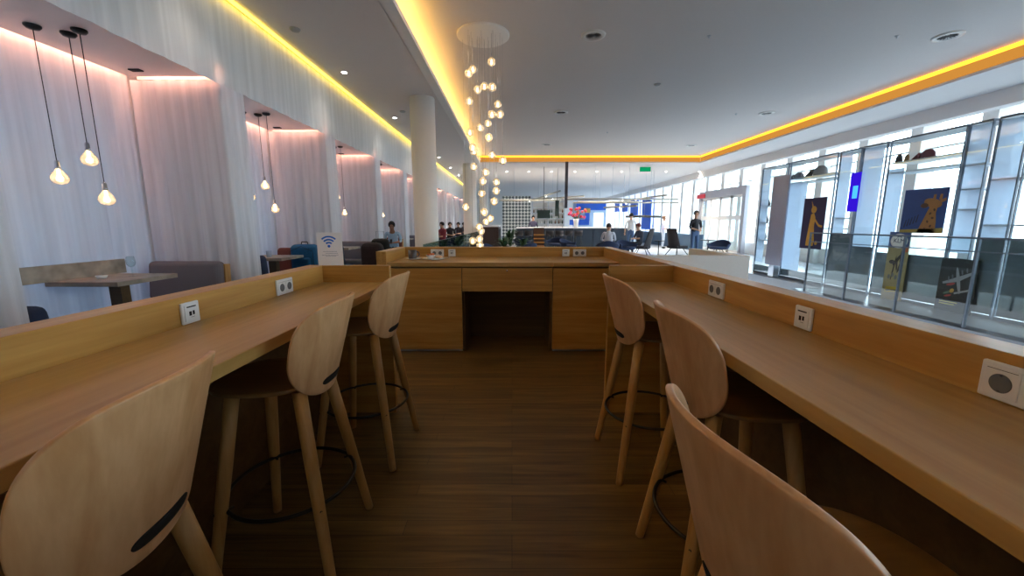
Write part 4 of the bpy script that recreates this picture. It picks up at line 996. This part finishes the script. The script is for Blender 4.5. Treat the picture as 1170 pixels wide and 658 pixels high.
# ================================================================== people
skinm = plain('skin', srgb(196, 150, 124), .55, noise=.03); skind = plain('skin_deep', srgb(140, 96, 72), .55, noise=.03)
def person(label, loc, rz, J, shirt, legs, hair=srgb(30, 24, 22), skin=None, shoes=None, longhair=False, bald=False, name='person'):
    """J: joint positions (x right, -y forward); one continuous skinned body"""
    skin = skin or skinm
    seq = ['pelvis', 'belly', 'chest', 'neck', 'jaw', 'head', 'crown']
    rad = {'pelvis': (.155, .115), 'belly': (.145, .105), 'chest': (.165, .11), 'neck': (.055, .055), 'jaw': (.068, .07), 'head': (.082, .098), 'crown': (.06, .07)}
    vs, rs, es, tg = [], [], [], []
    def add(p, r, par, tag_):
        vs.append(Vector(p)); rs.append(r if isinstance(r, tuple) else (r, r)); tg.append(tag_)
        if par is not None: es.append((par, len(vs)-1))
        return len(vs)-1
    idx = {}
    par = None
    for s in seq:
        par = add(J[s], rad[s], par, 'shirt' if s in ('belly', 'chest') else ('legs' if s == 'pelvis' else 'skin')); idx[s] = par
    hd = J['head']; f = J.get('face', (0, -1, 0)); f = Vector(f).normalized()
    for s, sg in (('l', -1), ('r', 1)):
        a = add(J['sh_'+s], .062, idx['chest'], 'shirt'); b = add(J['el_'+s], .043, a, 'shirt'); c_ = add(J['wr_'+s], .028, b, 'skin')
        d = (Vector(J['wr_'+s])-Vector(J['el_'+s])).normalized(); side = d.cross(Vector((0, 0, 1)))
        side = side.normalized() if side.length > .1 else Vector((0, 1, 0))
        palm = Vector(J['wr_'+s])+d*.06; h_ = add(palm, (.026, .018), c_, 'skin')
        for q, ln in enumerate((.075, .085, .08, .062)):
            o_ = side*(.024*(q-1.5)*.75); p1 = add(palm+o_+d*.035, .0095, h_, 'skin'); add(palm+o_+d*(.035+ln*.6)+Vector((0, 0, -.02)), .0075, p1, 'skin')
        p1 = add(palm-side*.035-d*.015, .011, h_, 'skin'); add(palm-side*.05+d*.02, .009, p1, 'skin')
        a = add(J['hip_'+s], .088, idx['pelvis'], 'legs'); b = add(J['kn_'+s], .058, a, 'legs'); m_ = add(Vector(J['kn_'+s]).lerp(Vector(J['an_'+s]), .35), .056, b, 'legs'); c_ = add(J['an_'+s], .04, m_, 'legs')
        fd = Vector(J.get('toe', (0, -1, 0))); add(Vector(J['an_'+s])+Vector((0, 0, -.045))+fd*.05, (.042, .035), c_, 'shoe'); add(Vector(J['an_'+s])+Vector((0, 0, -.05))+fd*.16, (.036, .026), len(vs)-1, 'shoe')
    me = bpy.data.meshes.new('p'); me.from_pydata(vs, es, []); me.update()
    o = bpy.data.objects.new('p', me); C.objects.link(o)
    sk = o.modifiers.new('skin', 'SKIN'); sk.use_smooth_shade = True
    for i, r in enumerate(rs): me.skin_vertices[0].data[i].radius = r
    me.skin_vertices[0].data[0].use_root = True
    sub = o.modifiers.new('sub', 'SUBSURF'); sub.levels = 1; sub.render_levels = 1
    bpy.context.view_layer.update()
    dg = bpy.context.evaluated_depsgraph_get(); mesh = bpy.data.meshes.new_from_object(o.evaluated_get(dg)); bpy.data.objects.remove(o)
    mesh.materials.clear()
    for mm in (shirt, legs, skin, shoes or M['blackmat']): mesh.materials.append(mm)
    mid = {'shirt': 0, 'legs': 1, 'skin': 2, 'shoe': 3}
    for p in mesh.polygons:
        best = None
        for (a, b) in es:
            A, Bv = vs[a], vs[b]; AB = Bv-A; u = max(0, min(1, (p.center-A).dot(AB)/max(1e-9, AB.length_squared))); q = A+AB*u
            dd = (p.center-q).length-(rs[a][0]*(1-u)+rs[b][0]*u)
            if best is None or dd < best[0]: best = (dd, tg[b] if u > .3 else tg[a], tg[a], u)
        p.material_index = mid[best[1]]; p.use_smooth = True
    body = bpy.data.objects.new(name, mesh); C.objects.link(body); body.location = loc; body.rotation_euler = (0, 0, rz)
    tag(body, label, 'person')
    H = Vector(hd)
    hm = plain('hair', hair, .8, noise=.2, scale=80)
    rot = f.to_track_quat('-Y', 'Z').to_matrix()
    def local(v): return H+rot @ Vector(v)
    if not bald:
        m = MB(); m.ball((0, 0, 0), .112, sx=.9, sy=1.04, sz=1.02, seg=18, rings=12)
        for v in m.bm.verts:
            if v.co.y < -.055 and v.co.z < .055: v.co.y = -.055
            if v.co.z < -.05 and not longhair: v.co.z = -.05
            if longhair and v.co.z < -.03: v.co.z = v.co.z*2.2; 
        bmesh.ops.transform(m.bm, matrix=Matrix.Translation(local((0, .014, .032))) @ rot.to_4x4(), verts=m.bm.verts)
        m.build('hair', hm, body)
    m = MB(); m.ball(local((0, -.102, -.012)), .014, sz=1.5, seg=8, rings=6); m.build('nose', skin, body)
    for s in (-1, 1):
        MB().ball(local((s*.03, -.088, .012)), .009, seg=8, rings=6).build('eye', M['blackmat'], body)
        MB().ball(local((s*.086, .005, -.005)), .02, sx=.4, sz=1.4, seg=8, rings=6).build('ear', skin, body)
    MB().ball(local((0, -.085, -.045)), .02, sy=.3, sz=.25, seg=8, rings=6).build('mouth', plain('lips', srgb(150, 84, 76), .5), body)
    return body
def standing(arms='down', h=1.0, stride=0):
    J = dict(pelvis=(0, 0, .96), belly=(0, .01, 1.14), chest=(0, 0, 1.34), neck=(0, .0, 1.50), jaw=(0, -.015, 1.585), head=(0, -.01, 1.66), crown=(0, 0, 1.73))
    for s, g in (('l', -1), ('r', 1)):
        J['sh_'+s] = (g*.185, 0, 1.42); J['hip_'+s] = (g*.095, 0, .88); J['kn_'+s] = (g*.105, -.02+g*stride*.5, .5); J['an_'+s] = (g*.11, .02+g*stride, .085)
        if arms == 'down': J['el_'+s] = (g*.25, .03, 1.14); J['wr_'+s] = (g*.26, -.06, .90)
        elif arms == 'front': J['el_'+s] = (g*.25, .0, 1.14); J['wr_'+s] = (g*.08, -.2, 1.06)
    return {k: tuple(c*h for c in v) for k, v in J.items()}
def seated(seat=.46, lean=.05, arms='lap', look=(0, -1, -.3)):
    z = seat+.06
    J = dict(pelvis=(0, .1, z), belly=(0, .10, z+.19), chest=(0, .08, z+.40), neck=(0, .06-lean, z+.56), jaw=(0, .03-lean, z+.62), head=(0, .03-lean, z+.69), crown=(0, .05-lean, z+.755))
    for s, g in (('l', -1), ('r', 1)):
        J['sh_'+s] = (g*.185, .06, z+.48); J['hip_'+s] = (g*.1, .04, z-.02); J['kn_'+s] = (g*.13, -.38, z+.02); J['an_'+s] = (g*.13, -.36, .085)
        J['el_'+s] = (g*.25, .0, z+.22); J['wr_'+s] = (g*.08, -.22, z+.2)
    J['face'] = look
    return J
cl = lambda n, c: plain(n, srgb(*c), .85, noise=.08, scale=40)
blk, jeans, wht = cl('black_jacket', (34, 32, 38)), cl('blue_jeans', (62, 84, 118)), cl('white_shirt', (226, 224, 226))
person('man in a black jacket and jeans standing by the far tables, hands together', (X_(792, 15.9, 294), 15.9, 0), .2, standing('front', 1.03), blk, jeans, hair=srgb(70, 56, 48), bald=False)
person('person in a white shirt and jeans standing, back turned, at the bar end', (X_(720, 19.2, 275), 19.2, 0), PI-.3, standing('down', 1.02), wht, jeans, skin=skinm)
person('person in pale clothes standing by the far windows', (X_(757, 21.5, 280), 21.5, 0), 1.0, standing('front', .97), cl('lilac_shirt', (206, 200, 226)), cl('pale_trousers', (190, 200, 216)), hair=srgb(120, 90, 70))
person('person in pale grey seated in a tub chair, seen from behind near the bar', (X_(694, 14.6, 293), 14.55, 0), PI-.2, seated(), cl('pale_grey_top', (196, 196, 204)), jeans, hair=srgb(34, 26, 24))
person('bartender in a dark jacket and white shirt behind the bar', (X_(609, 22.0, 275), 22.0, 0), 0, standing('down', .98), cl('navy_jacket', (34, 32, 56)), blk, hair=srgb(24, 20, 20))
person('person in dark clothes seated left of the high-backed chairs', (X_(728, 16.6, 293), 16.6, 0), -1.2, seated(), cl('dark_plaid', (66, 70, 84)), blk, hair=srgb(120, 50, 40))
bx = XV-.42
yb_ = 3.98+PITCH_B*3+.42
person('person in a light blue shirt sitting beyond the suitcase, looking at a phone', (-3.62, 12.02, .05), .15, seated(.47, .08), cl('light_blue_shirt', (152, 178, 200)), blk, hair=srgb(22, 18, 20), skin=skind, longhair=False)
t = tag(MB().box(-.035, .035, -.006, .006, -.07, .07).build('phone', M['blackmat'], bevel=.003), 'dark phone held by the person in the light blue shirt', 'phone'); t.location = (-3.58, 11.72, .825); t.rotation_euler = (-.7, 0, .15)
# far travellers seen as small figures beside the voile strips
for px, Y, c_, lab in ((499, 17.2, (150, 60, 70), 'person in a red top seated left among the far voile strips'), (510, 19.7, (40, 34, 40), 'person in a black coat seated between the far voile strips'), (519.5, 22.3, (44, 30, 40), 'person in dark clothes, third of the far figures by the voile'), (527, 24.9, (36, 30, 44), 'person in black, rightmost of the far figures by the voile')):
    person(lab, (X_(px, Y, 268)+.2, Y, 0), random.Random(px).random()*2-1, {k: v for k, v in seated(.52, 0, look=(0, -1, 0)).items()}, cl('far_top_%d' % int(px), c_), blk)
    dup(tc_, (X_(px, Y, 268)+.2, Y+.05, 0), 0, 'tub chair under the %s' % lab.replace('seated ', ''))
# ================================================================== light
sc = bpy.context.scene
w = bpy.data.worlds.new('sky'); sc.world = w; w.use_nodes = True
bg = w.node_tree.nodes['Background']; bg.inputs['Color'].default_value = (.76, .88, 1.0, 1); bg.inputs['Strength'].default_value = 8.5
N_ = w.node_tree.nodes; L_ = w.node_tree.links
tc = N_.new('ShaderNodeTexCoord'); sx = N_.new('ShaderNodeSeparateXYZ'); rp = N_.new('ShaderNodeValToRGB')
mr = N_.new('ShaderNodeMapRange'); mr.inputs['From Min'].default_value = -.12; mr.inputs['From Max'].default_value = .12
L_.new(tc.outputs['Generated'], sx.inputs[0]); L_.new(sx.outputs['Z'], mr.inputs['Value']); L_.new(mr.outputs[0], rp.inputs['Fac'])
rp.color_ramp.elements[0].color = (.15, .17, .19, 1); rp.color_ramp.elements[1].color = (.74, .87, 1.0, 1)
L_.new(rp.outputs[0], bg.inputs['Color'])
sc.view_settings.view_transform = 'Standard'; sc.view_settings.look = 'None'; sc.view_settings.gamma = 1
sc.view_settings.use_curve_mapping = False; sc.view_settings.exposure = .4
